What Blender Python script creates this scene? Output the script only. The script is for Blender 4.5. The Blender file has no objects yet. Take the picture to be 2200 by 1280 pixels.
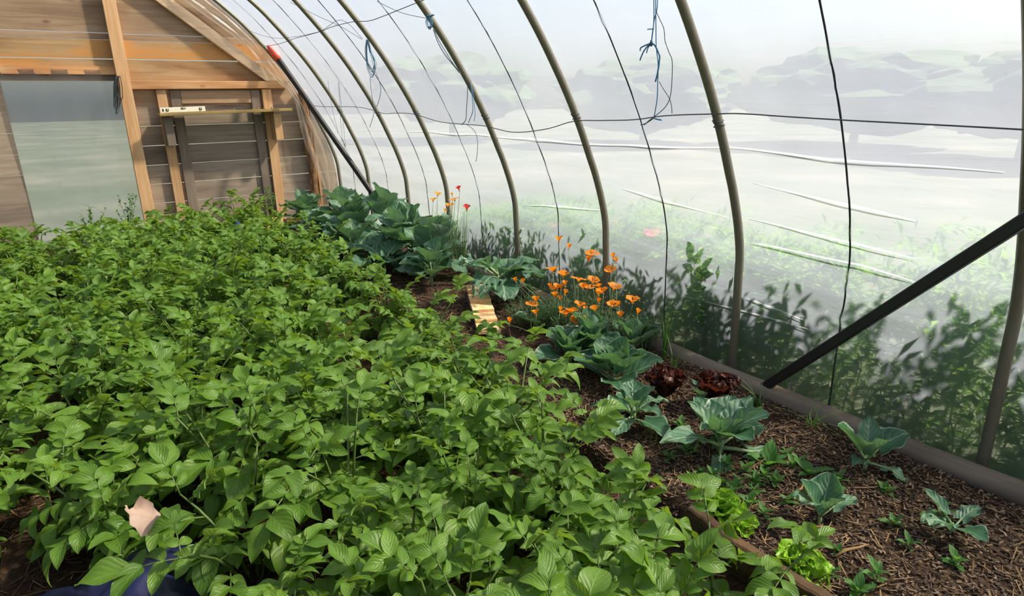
import bpy, bmesh, math, random
import numpy as np
from mathutils import Matrix, Vector, noise as mnoise

S = bpy.context.scene
COL = S.collection
PI = math.pi
RND = random.Random(7)

# ------------------------------------------------------------------ camera
EYE = np.array([0.0, 0.0, 1.6]); FPX = 1350.0
YAW, PITCH, ROLL = 0.58263, 0.30650, -0.01425
def _axes():
    cy, sy = math.cos(YAW), math.sin(YAW)
    fwd = np.array([sy*math.cos(PITCH), cy*math.cos(PITCH), -math.sin(PITCH)])
    r0 = np.array([cy, -sy, 0.0]); u0 = np.cross(r0, fwd)
    r = math.cos(ROLL)*r0 + math.sin(ROLL)*u0
    u = -math.sin(ROLL)*r0 + math.cos(ROLL)*u0
    return r, u, fwd
AX_R, AX_U, AX_F = _axes()
cam_d = bpy.data.cameras.new('camera'); cam = bpy.data.objects.new('camera', cam_d); COL.objects.link(cam)
cam_d.sensor_fit = 'HORIZONTAL'; cam_d.sensor_width = 36.0; cam_d.lens = 36.0*FPX/2200.0
cam_d.clip_start = 0.02; cam_d.clip_end = 500
cam.matrix_world = Matrix(((AX_R[0], AX_U[0], -AX_F[0], EYE[0]), (AX_R[1], AX_U[1], -AX_F[1], EYE[1]),
                           (AX_R[2], AX_U[2], -AX_F[2], EYE[2]), (0, 0, 0, 1)))
S.camera = cam

# ------------------------------------------------------------------ sky, sun, exposure
W = bpy.data.worlds.new('sky'); S.world = W; W.use_nodes = True
wn = W.node_tree; wn.nodes.clear()
sky = wn.nodes.new('ShaderNodeTexSky'); sky.sky_type = 'NISHITA'; sky.sun_disc = False
SUN_EL, SUN_AZ = math.radians(47), math.radians(120)      # azimuth from +Y (tunnel axis) towards +X
sky.sun_elevation = SUN_EL; sky.sun_rotation = SUN_AZ
sky.air_density = 1.0; sky.dust_density = 2.5; sky.ozone_density = 1.0
bg = wn.nodes.new('ShaderNodeBackground'); bg.inputs[1].default_value = 0.18
wo = wn.nodes.new('ShaderNodeOutputWorld')
wn.links.new(sky.outputs[0], bg.inputs[0]); wn.links.new(bg.outputs[0], wo.inputs[0])
sun_d = bpy.data.lights.new('sun', 'SUN'); sun = bpy.data.objects.new('sun', sun_d); COL.objects.link(sun)
sun_d.energy = 17.0; sun_d.angle = math.radians(3.0); sun_d.color = (1.0, 0.91, 0.74)
sd = Vector((math.sin(SUN_AZ)*math.cos(SUN_EL), math.cos(SUN_AZ)*math.cos(SUN_EL), math.sin(SUN_EL)))
sun.rotation_euler = sd.to_track_quat('Z', 'Y').to_euler(); sun.location = (6, -5, 9)
S.view_settings.view_transform = 'Standard'; S.view_settings.look = 'None'
S.view_settings.gamma = 1.0; S.view_settings.use_curve_mapping = False
S.view_settings.exposure = 0.05
S.cycles.max_bounces = 10; S.cycles.transparent_max_bounces = 24
S.cycles.diffuse_bounces = 4; S.cycles.transmission_bounces = 8
S.cycles.caustics_reflective = False; S.cycles.caustics_refractive = True

# ------------------------------------------------------------------ placing by sight lines (photo measured in 2200 x 1280)
def ray(px, py): return AX_R*(px-1100)/FPX - AX_U*(py-640)/FPX + AX_F
def on_ground(px, py, z=0.0):
    d = ray(px, py); return EYE + d*((z-EYE[2])/d[2])
def on_x(px, py, X):
    d = ray(px, py); return EYE + d*(X/d[0])
def on_y(px, py, Y):
    d = ray(px, py); return EYE + d*(Y/d[1])

# ------------------------------------------------------------------ object helpers
def tag(o, label=None, cat=None, group=None, kind=None):
    if label: o['label'] = label
    if cat: o['category'] = cat
    if group: o['group'] = group
    if kind: o['kind'] = kind
    return o
def empty(name, loc, rz=0.0):
    o = bpy.data.objects.new(name, None); COL.objects.link(o)
    o.location = loc; o.rotation_euler = (0, 0, rz); o.empty_display_size = 0.05
    return o
def link(name, me, parent=None, mat=None):
    o = bpy.data.objects.new(name, me); COL.objects.link(o)
    if parent is not None: o.parent = parent
    if mat is not None: o.matrix_basis = mat
    return o
class MB:
    """collects verts / faces / uvs / material slots for one mesh"""
    def __init__(s): s.v = []; s.f = []; s.uv = []; s.m = []
    def quadgrid(s, pts, uvs, mi=0, skip=None):
        n, m = len(pts), len(pts[0]); b = len(s.v)
        for row in pts: s.v.extend(tuple(p) for p in row)
        for i in range(n-1):
            for j in range(m-1):
                if skip and skip(i, j): continue
                s.f.append((b+i*m+j, b+i*m+j+1, b+(i+1)*m+j+1, b+(i+1)*m+j)); s.m.append(mi)
                s.uv += [uvs[i][j], uvs[i][j+1], uvs[i+1][j+1], uvs[i+1][j]]
    def tube(s, path, radii, n=6, mi=0, cap=True):
        path = [Vector(p) for p in path]
        if not hasattr(radii, '__len__'): radii = [radii]*len(path)
        b = len(s.v); k = len(path); ref = Vector((0.123, 0.31, 0.94))
        for i, p in enumerate(path):
            t = (path[min(i+1, k-1)] - path[max(i-1, 0)])
            if t.length < 1e-9: t = Vector((0, 0, 1))
            t.normalize()
            a = t.cross(ref)
            if a.length < 0.2: a = t.cross(Vector((1, 0, 0)))
            a.normalize(); c = t.cross(a); ref = c.cross(t) if False else ref
            for q in range(n):
                an = 2*PI*q/n
                s.v.append(tuple(p + (a*math.cos(an) + c*math.sin(an))*radii[i]))
        for i in range(k-1):
            for q in range(n):
                s.f.append((b+i*n+q, b+i*n+(q+1) % n, b+(i+1)*n+(q+1) % n, b+(i+1)*n+q)); s.m.append(mi)
                u0, u1 = i/(k-1), (i+1)/(k-1)
                s.uv += [(u0, q/n), (u0, (q+1)/n), (u1, (q+1)/n), (u1, q/n)]
        if cap:
            s.f.append(tuple(b+q for q in reversed(range(n)))); s.m.append(mi); s.uv += [(0, 0)]*n
            s.f.append(tuple(b+(k-1)*n+q for q in range(n))); s.m.append(mi); s.uv += [(1, 0)]*n
    def prism(s, quad, y0, y1, mi=0):
        """quad: four (x,z) corners, extruded from y0 (near) to y1"""
        b = len(s.v)
        for y in (y0, y1):
            for x, z in quad: s.v.append((x, y, z))
        fs = [(3, 2, 1, 0), (4, 5, 6, 7)] + [(i, (i+1) % 4, 4+(i+1) % 4, 4+i) for i in range(4)]
        for f in fs: s.f.append(tuple(b+i for i in f)); s.m.append(mi); s.uv += [(0, 0), (1, 0), (1, 1), (0, 1)]
    def box(s, x0, x1, y0, y1, z0, z1, mi=0): s.prism([(x0, z0), (x1, z0), (x1, z1), (x0, z1)], y0, y1, mi)
    def add(s, other, M):
        b = len(s.v)
        s.v.extend(tuple(M @ Vector(p)) for p in other.v)
        s.f.extend(tuple(b+i for i in f) for f in other.f); s.m.extend(other.m); s.uv.extend(other.uv)
    def mesh(s, name, mats, smooth=True, bevel=0.0, center=False):
        me = bpy.data.meshes.new(name)
        me.from_pydata(s.v, [], s.f)
        ul = me.uv_layers.new(name='UVMap')
        ul.data.foreach_set('uv', np.array(s.uv, dtype=np.float32).ravel())
        for m in (mats if isinstance(mats, (list, tuple)) else [mats]): me.materials.append(m)
        me.polygons.foreach_set('material_index', s.m)
        if bevel > 0:
            bm = bmesh.new(); bm.from_mesh(me)
            bmesh.ops.recalc_face_normals(bm, faces=bm.faces)
            bmesh.ops.bevel(bm, geom=[e for e in bm.edges], offset=bevel, segments=1, affect='EDGES')
            bm.to_mesh(me); bm.free()
        me.polygons.foreach_set('use_smooth', [smooth]*len(me.polygons))
        me.update()
        return me
def placed(name, mb, mats, parent=None, origin=None, smooth=False, bevel=0.0):
    """mesh given in world (or parent) coordinates, its origin moved to 'origin' (default: centre of its base)"""
    v = np.array(mb.v, dtype=float)
    if origin is None: origin = ((v[:, 0].min()+v[:, 0].max())/2, (v[:, 1].min()+v[:, 1].max())/2, v[:, 2].min())
    mb.v = [tuple(p) for p in (v-np.array(origin))]
    o = link(name, mb.mesh(name, mats, smooth, bevel), parent)
    o.location = origin
    return o

# ------------------------------------------------------------------ materials
class NT:
    def __init__(s, name):
        s.mat = bpy.data.materials.new(name); s.mat.use_nodes = True
        s.t = s.mat.node_tree; s.t.nodes.clear()
        s.out = s.t.nodes.new('ShaderNodeOutputMaterial')
    def n(s, typ, **kw):
        nd = s.t.nodes.new(typ)
        for k, v in kw.items():
            if k == 'inp':
                for a, b in v.items(): s.put(nd.inputs[a], b)
            else: setattr(nd, k, v)
        return nd
    def put(s, sock, val):
        if isinstance(val, bpy.types.NodeSocket): s.t.links.new(val, sock)
        elif isinstance(val, bpy.types.Node): s.t.links.new(val.outputs[0], sock)
        else: sock.default_value = val
    def math(s, op, a, b=0.0, c=None):
        nd = s.n('ShaderNodeMath', operation=op); s.put(nd.inputs[0], a); s.put(nd.inputs[1], b)
        if c is not None: s.put(nd.inputs[2], c)
        return nd.outputs[0]
    def mix(s, f, a, b):
        nd = s.n('ShaderNodeMix', data_type='RGBA'); s.put(nd.inputs[0], f); s.put(nd.inputs[6], a); s.put(nd.inputs[7], b)
        return nd.outputs[2]
    def ramp(s, f, stops, interp='LINEAR'):
        nd = s.n('ShaderNodeValToRGB'); s.put(nd.inputs[0], f); cr = nd.color_ramp; cr.interpolation = interp
        while len(cr.elements) < len(stops): cr.elements.new(0.5)
        for e, (p, c) in zip(cr.elements, stops): e.position = p; e.color = (c[0], c[1], c[2], 1) if hasattr(c, '__len__') else (c, c, c, 1)
        return nd.outputs[0]
    def noise(s, vec, scale, detail=3, rough=0.55, dist=0.0):
        nd = s.n('ShaderNodeTexNoise'); s.put(nd.inputs['Vector'], vec); nd.inputs['Scale'].default_value = scale
        nd.inputs['Detail'].default_value = detail; nd.inputs['Roughness'].default_value = rough; nd.inputs['Distortion'].default_value = dist
        return nd.outputs[0]
    def surf(s, sh): s.put(s.out.inputs[0], sh); return s.mat
def C(h, k=1.0):
    r = [int(h[i:i+2], 16)/255 for i in (0, 2, 4)]
    return tuple((c/12.92 if c <= 0.04045 else ((c+0.055)/1.055)**2.4)*k for c in r) + (1,)

def leaf_mat(name, top, top2, back, vein, vein_amt=0.5, nveins=7.0, slant=0.45, trans=0.35, rough=0.5, bump=0.35, spec=0.4, tcol=None, edge=None):
    t = NT(name)
    uv = t.n('ShaderNodeUVMap').outputs[0]
    sep = t.n('ShaderNodeSeparateXYZ', inp={0: uv})
    u, v = sep.outputs[0], sep.outputs[1]
    av = t.math('ABSOLUTE', t.math('SUBTRACT', t.math('MULTIPLY', v, 2.0), 1.0))
    ph = t.math('MULTIPLY', t.math('SUBTRACT', u, t.math('MULTIPLY', av, slant)), nveins)
    w = t.math('ABSOLUTE', t.math('SINE', t.math('MULTIPLY', ph, PI)))          # 0 on a side vein
    lat = t.math('SUBTRACT', 1.0, t.math('SMOOTH_MIN', t.math('MULTIPLY', w, 4.0), 1.0, 0.3))
    mid = t.math('SUBTRACT', 1.0, t.math('MINIMUM', t.math('MULTIPLY', av, 14.0), 1.0))
    vn = t.math('MAXIMUM', t.math('MULTIPLY', lat, 0.65), mid)
    vn = t.math('MAXIMUM', vn, 0.0)
    oi = t.n('ShaderNodeObjectInfo').outputs['Random']
    tc = t.n('ShaderNodeTexCoord').outputs['Object']
    nz = t.noise(tc, 28.0, 2)
    base = t.mix(t.math('MULTIPLY_ADD', nz, 0.5, t.math('MULTIPLY', oi, 0.55)), top, top2)
    colr = t.mix(t.math('MULTIPLY', vn, vein_amt), base, vein)
    if edge: colr = t.mix(t.math('MULTIPLY', t.math('GREATER_THAN', av, 0.9), 0.6), colr, edge)
    geo = t.n('ShaderNodeNewGeometry').outputs['Backfacing']
    colr = t.mix(t.math('MULTIPLY', geo, 0.6), colr, back)
    hgt = t.math('SUBTRACT', t.math('MULTIPLY', w, 0.8), t.math('MULTIPLY', mid, 0.7))
    bp = t.n('ShaderNodeBump', inp={'Strength': bump, 'Distance': 0.004, 'Height': hgt})
    pb = t.n('ShaderNodeBsdfPrincipled', inp={'Base Color': colr, 'Roughness': rough, 'Normal': bp.outputs[0]})
    pb.inputs['Specular IOR Level'].default_value = spec
    tl = t.n('ShaderNodeBsdfTranslucent', inp={'Color': t.mix(0.75, colr, tcol or top), 'Normal': bp.outputs[0]})
    mx = t.n('ShaderNodeMixShader', inp={0: trans, 1: pb.outputs[0], 2: tl.outputs[0]})
    return t.surf(mx.outputs[0])

def plain(name, col, rough=0.6, metal=0.0, col2=None, scale=20.0, bump=0.0, trans=0.0, stretch=None):
    t = NT(name)
    tc = t.n('ShaderNodeTexCoord').outputs['Object']
    if stretch:
        mp = t.n('ShaderNodeMapping', inp={'Vector': tc}); mp.inputs['Scale'].default_value = stretch; tc = mp.outputs[0]
    nz = t.noise(tc, scale, 4)
    c = t.mix(nz, col, col2 or tuple(x*0.75 for x in col[:3])+(1,))
    pb = t.n('ShaderNodeBsdfPrincipled', inp={'Base Color': c, 'Roughness': rough, 'Metallic': metal})
    if bump: t.put(pb.inputs['Normal'], t.n('ShaderNodeBump', inp={'Strength': bump, 'Distance': 0.01, 'Height': nz}).outputs[0])
    if trans:
        tl = t.n('ShaderNodeBsdfTranslucent', inp={'Color': c})
        return t.surf(t.n('ShaderNodeMixShader', inp={0: trans, 1: pb.outputs[0], 2: tl.outputs[0]}).outputs[0])
    return t.surf(pb.outputs[0])

def wood(name, a, b, dark, along=0, gscale=1.0, knots=True, rough=0.75, bump=0.25, patch=None):
    t = NT(name)
    tc = t.n('ShaderNodeTexCoord').outputs['Object']
    oi = t.n('ShaderNodeObjectInfo').outputs['Random']
    off = t.n('ShaderNodeCombineXYZ', inp={0: t.math('MULTIPLY', oi, 17.0), 1: t.math('MULTIPLY', oi, 31.0), 2: t.math('MULTIPLY', oi, 53.0)})
    va = t.n('ShaderNodeVectorMath', operation='ADD', inp={0: tc, 1: off.outputs[0]})
    sc = [22.0*gscale]*3; sc[along] = 1.3*gscale
    mp = t.n('ShaderNodeMapping', inp={'Vector': va.outputs[0]}); mp.inputs['Scale'].default_value = sc
    g = t.noise(mp.outputs[0], 1.0, 6, 0.6, 0.9)
    sc2 = [3.0]*3; sc2[along] = 0.9
    mp2 = t.n('ShaderNodeMapping', inp={'Vector': va.outputs[0]}); mp2.inputs['Scale'].default_value = sc2
    big = t.noise(mp2.outputs[0], 1.0, 3, 0.5, 0.4)
    c = t.mix(t.ramp(g, [(0.32, 0.0), (0.68, 1.0)]), a, b)
    if patch: c = t.mix(t.ramp(big, [(0.50, 0.0), (0.60, 1.0)]), c, patch)
    c = t.mix(t.math('MULTIPLY', t.ramp(big, [(0.30, 1.0), (0.47, 0.0)]), 0.55), c, dark)
    if knots:
        kmap = [1.6]*3; kmap[along] = 0.8
        mp3 = t.n('ShaderNodeMapping', inp={'Vector': va.outputs[0]}); mp3.inputs['Scale'].default_value = kmap
        vo = t.n('ShaderNodeTexVoronoi', inp={'Vector': mp3.outputs[0]}); vo.inputs['Scale'].default_value = 2.4
        k = t.ramp(vo.outputs[0], [(0.03, 1.0), (0.11, 0.0)])
        c = t.mix(t.math('MULTIPLY', k, 0.65), c, dark)
    tone = t.math('MULTIPLY_ADD', oi, 0.45, 0.90)
    hs = t.n('ShaderNodeHueSaturation', inp={'Color': c, 'Value': tone})
    pb = t.n('ShaderNodeBsdfPrincipled', inp={'Base Color': hs.outputs[0], 'Roughness': rough})
    pb.inputs['Specular IOR Level'].default_value = 0.25
    t.put(pb.inputs['Normal'], t.n('ShaderNodeBump', inp={'Strength': bump, 'Distance': 0.006, 'Height': g}).outputs[0])
    return t.surf(pb.outputs[0])

def film_mat(name, clear, blur, white, tint, gloss=0.08, dirt=1.0):
    t = NT(name)
    tc = t.n('ShaderNodeTexCoord').outputs['Object']
    fine = t.noise(tc, 260.0, 2, 0.7)
    blot = t.noise(tc, 5.0, 5, 0.65)
    speck = t.ramp(t.noise(tc, 90.0, 1, 0.5), [(0.18, 1.0), (0.225, 0.0)])
    mpw = t.n('ShaderNodeMapping', inp={'Vector': tc}); mpw.inputs['Scale'].default_value = (9, 1.1, 9)
    wr = t.noise(mpw.outputs[0], 1.0, 5, 0.6, 1.6)
    bp = t.n('ShaderNodeBump', inp={'Strength': 0.25, 'Distance': 0.02, 'Height': wr})
    wcol = t.mix(t.math('MULTIPLY_ADD', fine, 0.35, t.math('MULTIPLY', blot, 0.35)), tint, tuple(x*0.8 for x in tint[:3])+(1,))
    wcol = t.mix(t.math('MULTIPLY', speck, 0.5*dirt), wcol, C('5a5a4c'))
    tl = t.n('ShaderNodeBsdfTranslucent', inp={'Color': wcol, 'Normal': bp.outputs[0]})
    df = t.n('ShaderNodeBsdfDiffuse', inp={'Color': wcol, 'Normal': bp.outputs[0]})
    hz = t.n('ShaderNodeMixShader', inp={0: 0.22, 1: tl.outputs[0], 2: df.outputs[0]})
    tr = t.n('ShaderNodeBsdfTransparent', inp={'Color': (0.96, 0.97, 0.95, 1)})
    rf = t.n('ShaderNodeBsdfRefraction', inp={'Color': (0.96, 0.97, 0.95, 1), 'Roughness': 0.75}); rf.inputs['IOR'].default_value = 1.06
    see = t.n('ShaderNodeMixShader', inp={0: blur/(clear+blur), 1: tr.outputs[0], 2: rf.outputs[0]})
    body = t.n('ShaderNodeMixShader', inp={0: t.math('MULTIPLY_ADD', blot, 0.16, white-0.08), 1: see.outputs[0], 2: hz.outputs[0]})
    gl = t.n('ShaderNodeBsdfGlossy', inp={'Color': (1, 1, 1, 1), 'Roughness': 0.32, 'Normal': bp.outputs[0]})
    fr = t.n('ShaderNodeLayerWeight', inp={0: 0.18})
    fin = t.n('ShaderNodeMixShader', inp={0: t.math('MULTIPLY', fr.outputs[1], gloss*4), 1: body.outputs[0], 2: gl.outputs[0]})
    return t.surf(fin.outputs[0])

M = {}
M['film'] = film_mat('greenhouse_film', 0.32, 0.27, 0.46, C('989eb0'))
M['flap'] = film_mat('flap_film', 0.50, 0.05, 0.46, C('f4ece0'), 0.10, 0.4)
M['fold'] = plain('film_fold', C('fbfbfb'), 0.4, col2=C('f4f4f4'), trans=0.7)
M['potato'] = leaf_mat('potato_leaf', C('65852a'), C('43661e'), C('8aa45c'), C('86ac52'), 0.30, 5.5, 0.55, 0.30, 0.45, 0.3, 0.36, C('a4c828'))
M['potato_stem'] = plain('potato_stem', C('5f7a32'), 0.5, col2=C('4c5a2c'), trans=0.15)
M['kale'] = leaf_mat('brassica_leaf', C('587c5a'), C('3c6450'), C('93ac94'), C('c0d4b0'), 0.6, 5.0, 0.5, 0.26, 0.5, 0.6, 0.4, C('6a9c3c'))
M['cabbage'] = leaf_mat('cabbage_leaf', C('3f6b46'), C('2c5540'), C('8aa890'), C('9dbb98'), 0.5, 5.0, 0.5, 0.30, 0.45, 0.5, 0.4, C('6c9e38'), C('a8c0a8'))
M['kale_stem'] = plain('brassica_stem', C('93a878'), 0.5, col2=C('7d9766'))
M['lettuce_red'] = leaf_mat('red_lettuce_leaf', C('421e1a'), C('2a1412'), C('583024'), C('60342a'), 0.3, 5, 0.5, 0.28, 0.5, 0.5, 0.35, C('80361a'))
M['lettuce_green'] = leaf_mat('green_lettuce_leaf', C('9cc83c'), C('7fb42c'), C('b4d860'), C('c4e27a'), 0.35, 5, 0.5, 0.4, 0.4, 0.5, 0.4, C('b8e038'))
M['weed'] = leaf_mat('weed_leaf', C('4c7a34'), C('35602c'), C('7c9a58'), C('86a860'), 0.2, 3, 0.5, 0.35, 0.5, 0.3, 0.3, C('84c038'))
M['feather'] = plain('feathery_foliage', C('5d7d4c'), 0.6, col2=C('45683c'), trans=0.3)
M['grass'] = plain('grass_blade', C('5f8a3a'), 0.5, col2=C('40682a'), trans=0.35)
M['outside'] = leaf_mat('outside_weeds', C('5c8c3c'), C('2f5c2c'), C('8aa860'), C('90b060'), 0.2, 3, 0.5, 0.4, 0.6, 0.2, 0.2, C('9ac83c'))
def petal_mat(name, a, b, tc_):
    t = NT(name); uv = t.n('ShaderNodeUVMap').outputs[0]
    u = t.n('ShaderNodeSeparateXYZ', inp={0: uv}).outputs[0]
    c = t.mix(u, b, a)
    pb = t.n('ShaderNodeBsdfPrincipled', inp={'Base Color': c, 'Roughness': 0.5})
    tl = t.n('ShaderNodeBsdfTranslucent', inp={'Color': tc_})
    return t.surf(t.n('ShaderNodeMixShader', inp={0: 0.5, 1: pb.outputs[0], 2: tl.outputs[0]}).outputs[0])
M['orange'] = petal_mat('orange_petal', C('ff9c10'), C('f87a00'), C('ff9a08'))
M['yellow'] = petal_mat('amber_petal', C('ffb030'), C('f88c10'), C('ffb020'))
M['red'] = petal_mat('red_petal', C('d83028'), C('a81c1c'), C('f03828'))
M['pink'] = petal_mat('pink_petal', C('e88080'), C('d86060'), C('f09090'))
M['poppy_stem'] = plain('poppy_stem', C('8ea678'), 0.5, col2=C('7b9468'), trans=0.1)
M['plank'] = wood('plank_brown', C('b0947a'), C('90775c'), C('5c4030'), 0)
M['plank_orange'] = wood('plank_orange', C('c0a078'), C('a4825c'), C('7c4826'), 0, patch=C('c48e56'))
M['plank_grey'] = wood('plank_grey', C('9a8a7a'), C('807060'), C('4c4038'), 0)
M['stud'] = wood('stud_orange', C('cfa880'), C('b68a5e'), C('7a4a28'), 2)
M['stud_h'] = wood('lintel_orange', C('d6ac80'), C('c08a5a'), C('86502c'), 0)
M['stud_grey'] = wood('batten_grey', C('857668'), C('6d6055'), C('453c34'), 2)
M['pale'] = wood('pale_pine', C('dcba8c'), C('caa070'), C('9a6c40'), 1)
M['rafter'] = wood('rafter_pale', C('cdb294'), C('b4967a'), C('7c6450'), 0)
M['shelf'] = wood('shelf_olive', C('9a8350'), C('7e6a40'), C('4c4028'), 0)
M['darkwood'] = wood('dark_board', C('5a4a3a'), C('332820'), C('1a1410'), 1, 3.0, rough=0.9, bump=1.0, patch=C('5e4630'))
M['sill'] = wood('sill_timber', C('7c7062'), C('645a50'), C('3a342e'), 1, rough=0.85)
def bark():
    t = NT('bark_post'); tc = t.n('ShaderNodeTexCoord').outputs['Object']
    mp = t.n('ShaderNodeMapping', inp={'Vector': tc}); mp.inputs['Scale'].default_value = (30, 30, 7)
    n1 = t.noise(mp.outputs[0], 1.0, 5, 0.7, 0.5)
    c = t.ramp(n1, [(0.30, C('4a3422')), (0.5, C('7c5a3c')), (0.66, C('b48c64'))])
    pb = t.n('ShaderNodeBsdfPrincipled', inp={'Base Color': c, 'Roughness': 0.9})
    t.put(pb.inputs['Normal'], t.n('ShaderNodeBump', inp={'Strength': 0.9, 'Distance': 0.02, 'Height': n1}).outputs[0])
    return t.surf(pb.outputs[0])
M['bark'] = bark()
M['steel'] = plain('galvanised_pipe', C('8a8474'), 0.42, 0.45, C('6c6656'), 60, stretch=(1, 1, 0.1))
M['black'] = plain('black_brace', C('24211f'), 0.55, 0.0, C('1a1817'), 30)
M['cord'] = plain('dark_cord', C('2a2c2c'), 0.8)
M['wire'] = plain('grey_wire', C('4c5054'), 0.6)
M['twine'] = plain('blue_twine', C('6ea4c0'), 0.7, col2=C('4a80a4'), trans=0.3)
M['twine_grey'] = plain('grey_twine', C('5c6a78'), 0.8, col2=C('48545c'))
M['tape'] = plain('red_tape', C('e0583c'), 0.5, col2=C('c8442e'))
M['level'] = plain('ivory_level', C('efe9d6'), 0.4, col2=C('e2dac4'))
M['level_dark'] = plain('level_recess', C('4c4a40'), 0.4)
M['vial'] = plain('vial_green', C('b8b890'), 0.2)
M['chip'] = plain('debris_chip', C('8a6a40'), 0.8, col2=C('6a5030'))
M['bluebag'] = plain('blue_plastic', C('1e2250'), 0.35, col2=C('12152e'), scale=9, bump=0.3)
M['bluescrap'] = plain('bright_blue_plastic', C('1c3fa0'), 0.4)
M['deadleaf'] = plain('pale_dry_leaf', C('d4c0ae'), 0.6, col2=C('b88a78'), scale=12, trans=0.3)
M['butterknot'] = plain('twine_knot', C('3c6480'), 0.8)

def soil_mat():
    t = NT('soil_mulch'); tc = t.n('ShaderNodeTexCoord').outputs['Object']
    a = t.noise(tc, 2.2, 5, 0.6); b = t.noise(tc, 60.0, 4, 0.7); c2 = t.noise(tc, 14.0, 4, 0.65)
    c = t.ramp(t.math('MULTIPLY_ADD', b, 0.55, t.math('MULTIPLY', c2, 0.45)), [(0.34, C('1c1410')), (0.5, C('382a20')), (0.64, C('5e4a38'))])
    c = t.mix(t.math('MULTIPLY', a, 0.35), c, C('4a3626'))
    pb = t.n('ShaderNodeBsdfPrincipled', inp={'Base Color': c, 'Roughness': 0.95})
    pb.inputs['Specular IOR Level'].default_value = 0.15
    t.put(pb.inputs['Normal'], t.n('ShaderNodeBump', inp={'Strength': 0.9, 'Distance': 0.02, 'Height': t.math('ADD', b, c2)}).outputs[0])
    return t.surf(pb.outputs[0])
M['soil'] = soil_mat()
def tone_mat(name, lo, hi, rough=0.85):
    t = NT(name)
    uv = t.n('ShaderNodeUVMap').outputs[0]
    u = t.n('ShaderNodeSeparateXYZ', inp={0: uv}).outputs[0]
    pb = t.n('ShaderNodeBsdfPrincipled', inp={'Base Color': t.mix(u, lo, hi), 'Roughness': rough})
    return t.surf(pb.outputs[0])
M['chips'] = tone_mat('bark_chips', C('281c14'), C('806850'))
M['straw'] = tone_mat('straw_bits', C('4a3424'), C('947650'))
def lawn_mat():
    t = NT('outside_grass'); tc = t.n('ShaderNodeTexCoord').outputs['Object']
    a = t.noise(tc, 0.35, 5, 0.6); b = t.noise(tc, 9.0, 4, 0.7)
    c = t.ramp(t.math('MULTIPLY_ADD', a, 0.7, t.math('MULTIPLY', b, 0.3)), [(0.35, C('414c38')), (0.52, C('5c6252')), (0.66, C('807870'))])
    return t.surf(t.n('ShaderNodeBsdfPrincipled', inp={'Base Color': c, 'Roughness': 0.95}).outputs[0])
M['lawn'] = lawn_mat()
M['tree'] = plain('tree_crown', C('5a7448'), 0.9, col2=C('3f5a38'), scale=1.5, trans=0.2)

# ------------------------------------------------------------------ tunnel profile (x, z), measured on the hoops
RIGHT = [(2.955, -0.12), (2.95, 0.0), (2.945, 0.2), (2.935, 0.45), (2.925, 0.64), (2.915, 0.78), (2.875, 0.94), (2.81, 1.12), (2.765, 1.22),
         (2.675, 1.42), (2.57, 1.62), (2.455, 1.81), (2.35, 1.97), (2.24, 2.12), (2.12, 2.27), (1.99, 2.42), (1.87, 2.55),
         (1.74, 2.67), (1.60, 2.79), (1.35, 2.97), (1.05, 3.13), (0.70, 3.26), (0.35, 3.33), (0.1, 3.345)]
XC = 0.1
def half_pts():
    return [Vector((x, 0, z)) for x, z in RIGHT]
def arch(offset=0.0, sub=3):
    pts = half_pts(); full = pts + [Vector((2*XC-p.x, 0, p.z)) for p in reversed(pts[:-1])]
    out = []
    for i in range(len(full)-1):
        p0 = full[max(i-1, 0)]; p1 = full[i]; p2 = full[i+1]; p3 = full[min(i+2, len(full)-1)]
        for k in range(sub):
            s = k/sub
            out.append(0.5*((2*p1) + (p2-p0)*s + (2*p0-5*p1+4*p2-p3)*s*s + (3*p1-p0-3*p2+p3)*s**3))
    out.append(full[-1])
    if offset:
        res = []
        for i, p in enumerate(out):
            tg = (out[min(i+1, len(out)-1)]-out[max(i-1, 0)]).normalized()
            res.append(p + Vector((tg.z, 0, -tg.x))*offset)
        out = res
    return out
_pz = np.array([z for x, z in RIGHT]); _px = np.array([x for x, z in RIGHT])
def prof_x(z): return float(np.interp(z, _pz, _px))
HOOP_Y = [0.85, 2.13, 3.235, 4.36, 5.58, 6.535, 7.70, 8.82]
WALL_Y = 8.93
NEAR_Y = -1.6

# ------------------------------------------------------------------ ground
def bed_h(x, y):
    h = 0.0
    if x > 1.66: h += 0.075*min(1.0, (x-1.66)/0.05)
    if x > 2.75: h -= 0.03*min(1.0, (x-2.75)/0.1)
    h += 0.02*mnoise.noise(Vector((x*3.1, y*3.1, 0.3))) + 0.012*mnoise.noise(Vector((x*11, y*11, 4)))
    return h
def ground():
    xs = np.concatenate([np.linspace(-2.75, 1.6, 60), np.linspace(1.62, 2.93, 60)]); ys = np.linspace(NEAR_Y, WALL_Y, 190)
    mb = MB()
    mb.quadgrid([[(x, y, bed_h(x, y)) for x in xs] for y in ys], [[(x, y) for x in xs] for y in ys])
    o = link('floor', mb.mesh('floor', M['soil'])); tag(o, 'dark brown soil and mulch floor inside the polytunnel', kind='structure')
    mb = MB()
    xs = np.concatenate([[-60, -20, -8], np.linspace(-3, 3.6, 8), np.linspace(4.5, 14, 12), [20, 30, 50, 80]])
    ys = np.concatenate([[-60, -20, -8], np.linspace(-3, 14, 18), [20, 30, 50, 90]])
    mb.quadgrid([[(x, y, -0.14 + 0.10*mnoise.noise(Vector((x*.4, y*.4, 9)))*(x > 3.5)) for x in xs] for y in ys], [[(x, y) for x in xs] for y in ys])
    o = link('ground', mb.mesh('ground', M['lawn'])); tag(o, 'grassy ground outside the polytunnel', kind='structure')
ground()

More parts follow.
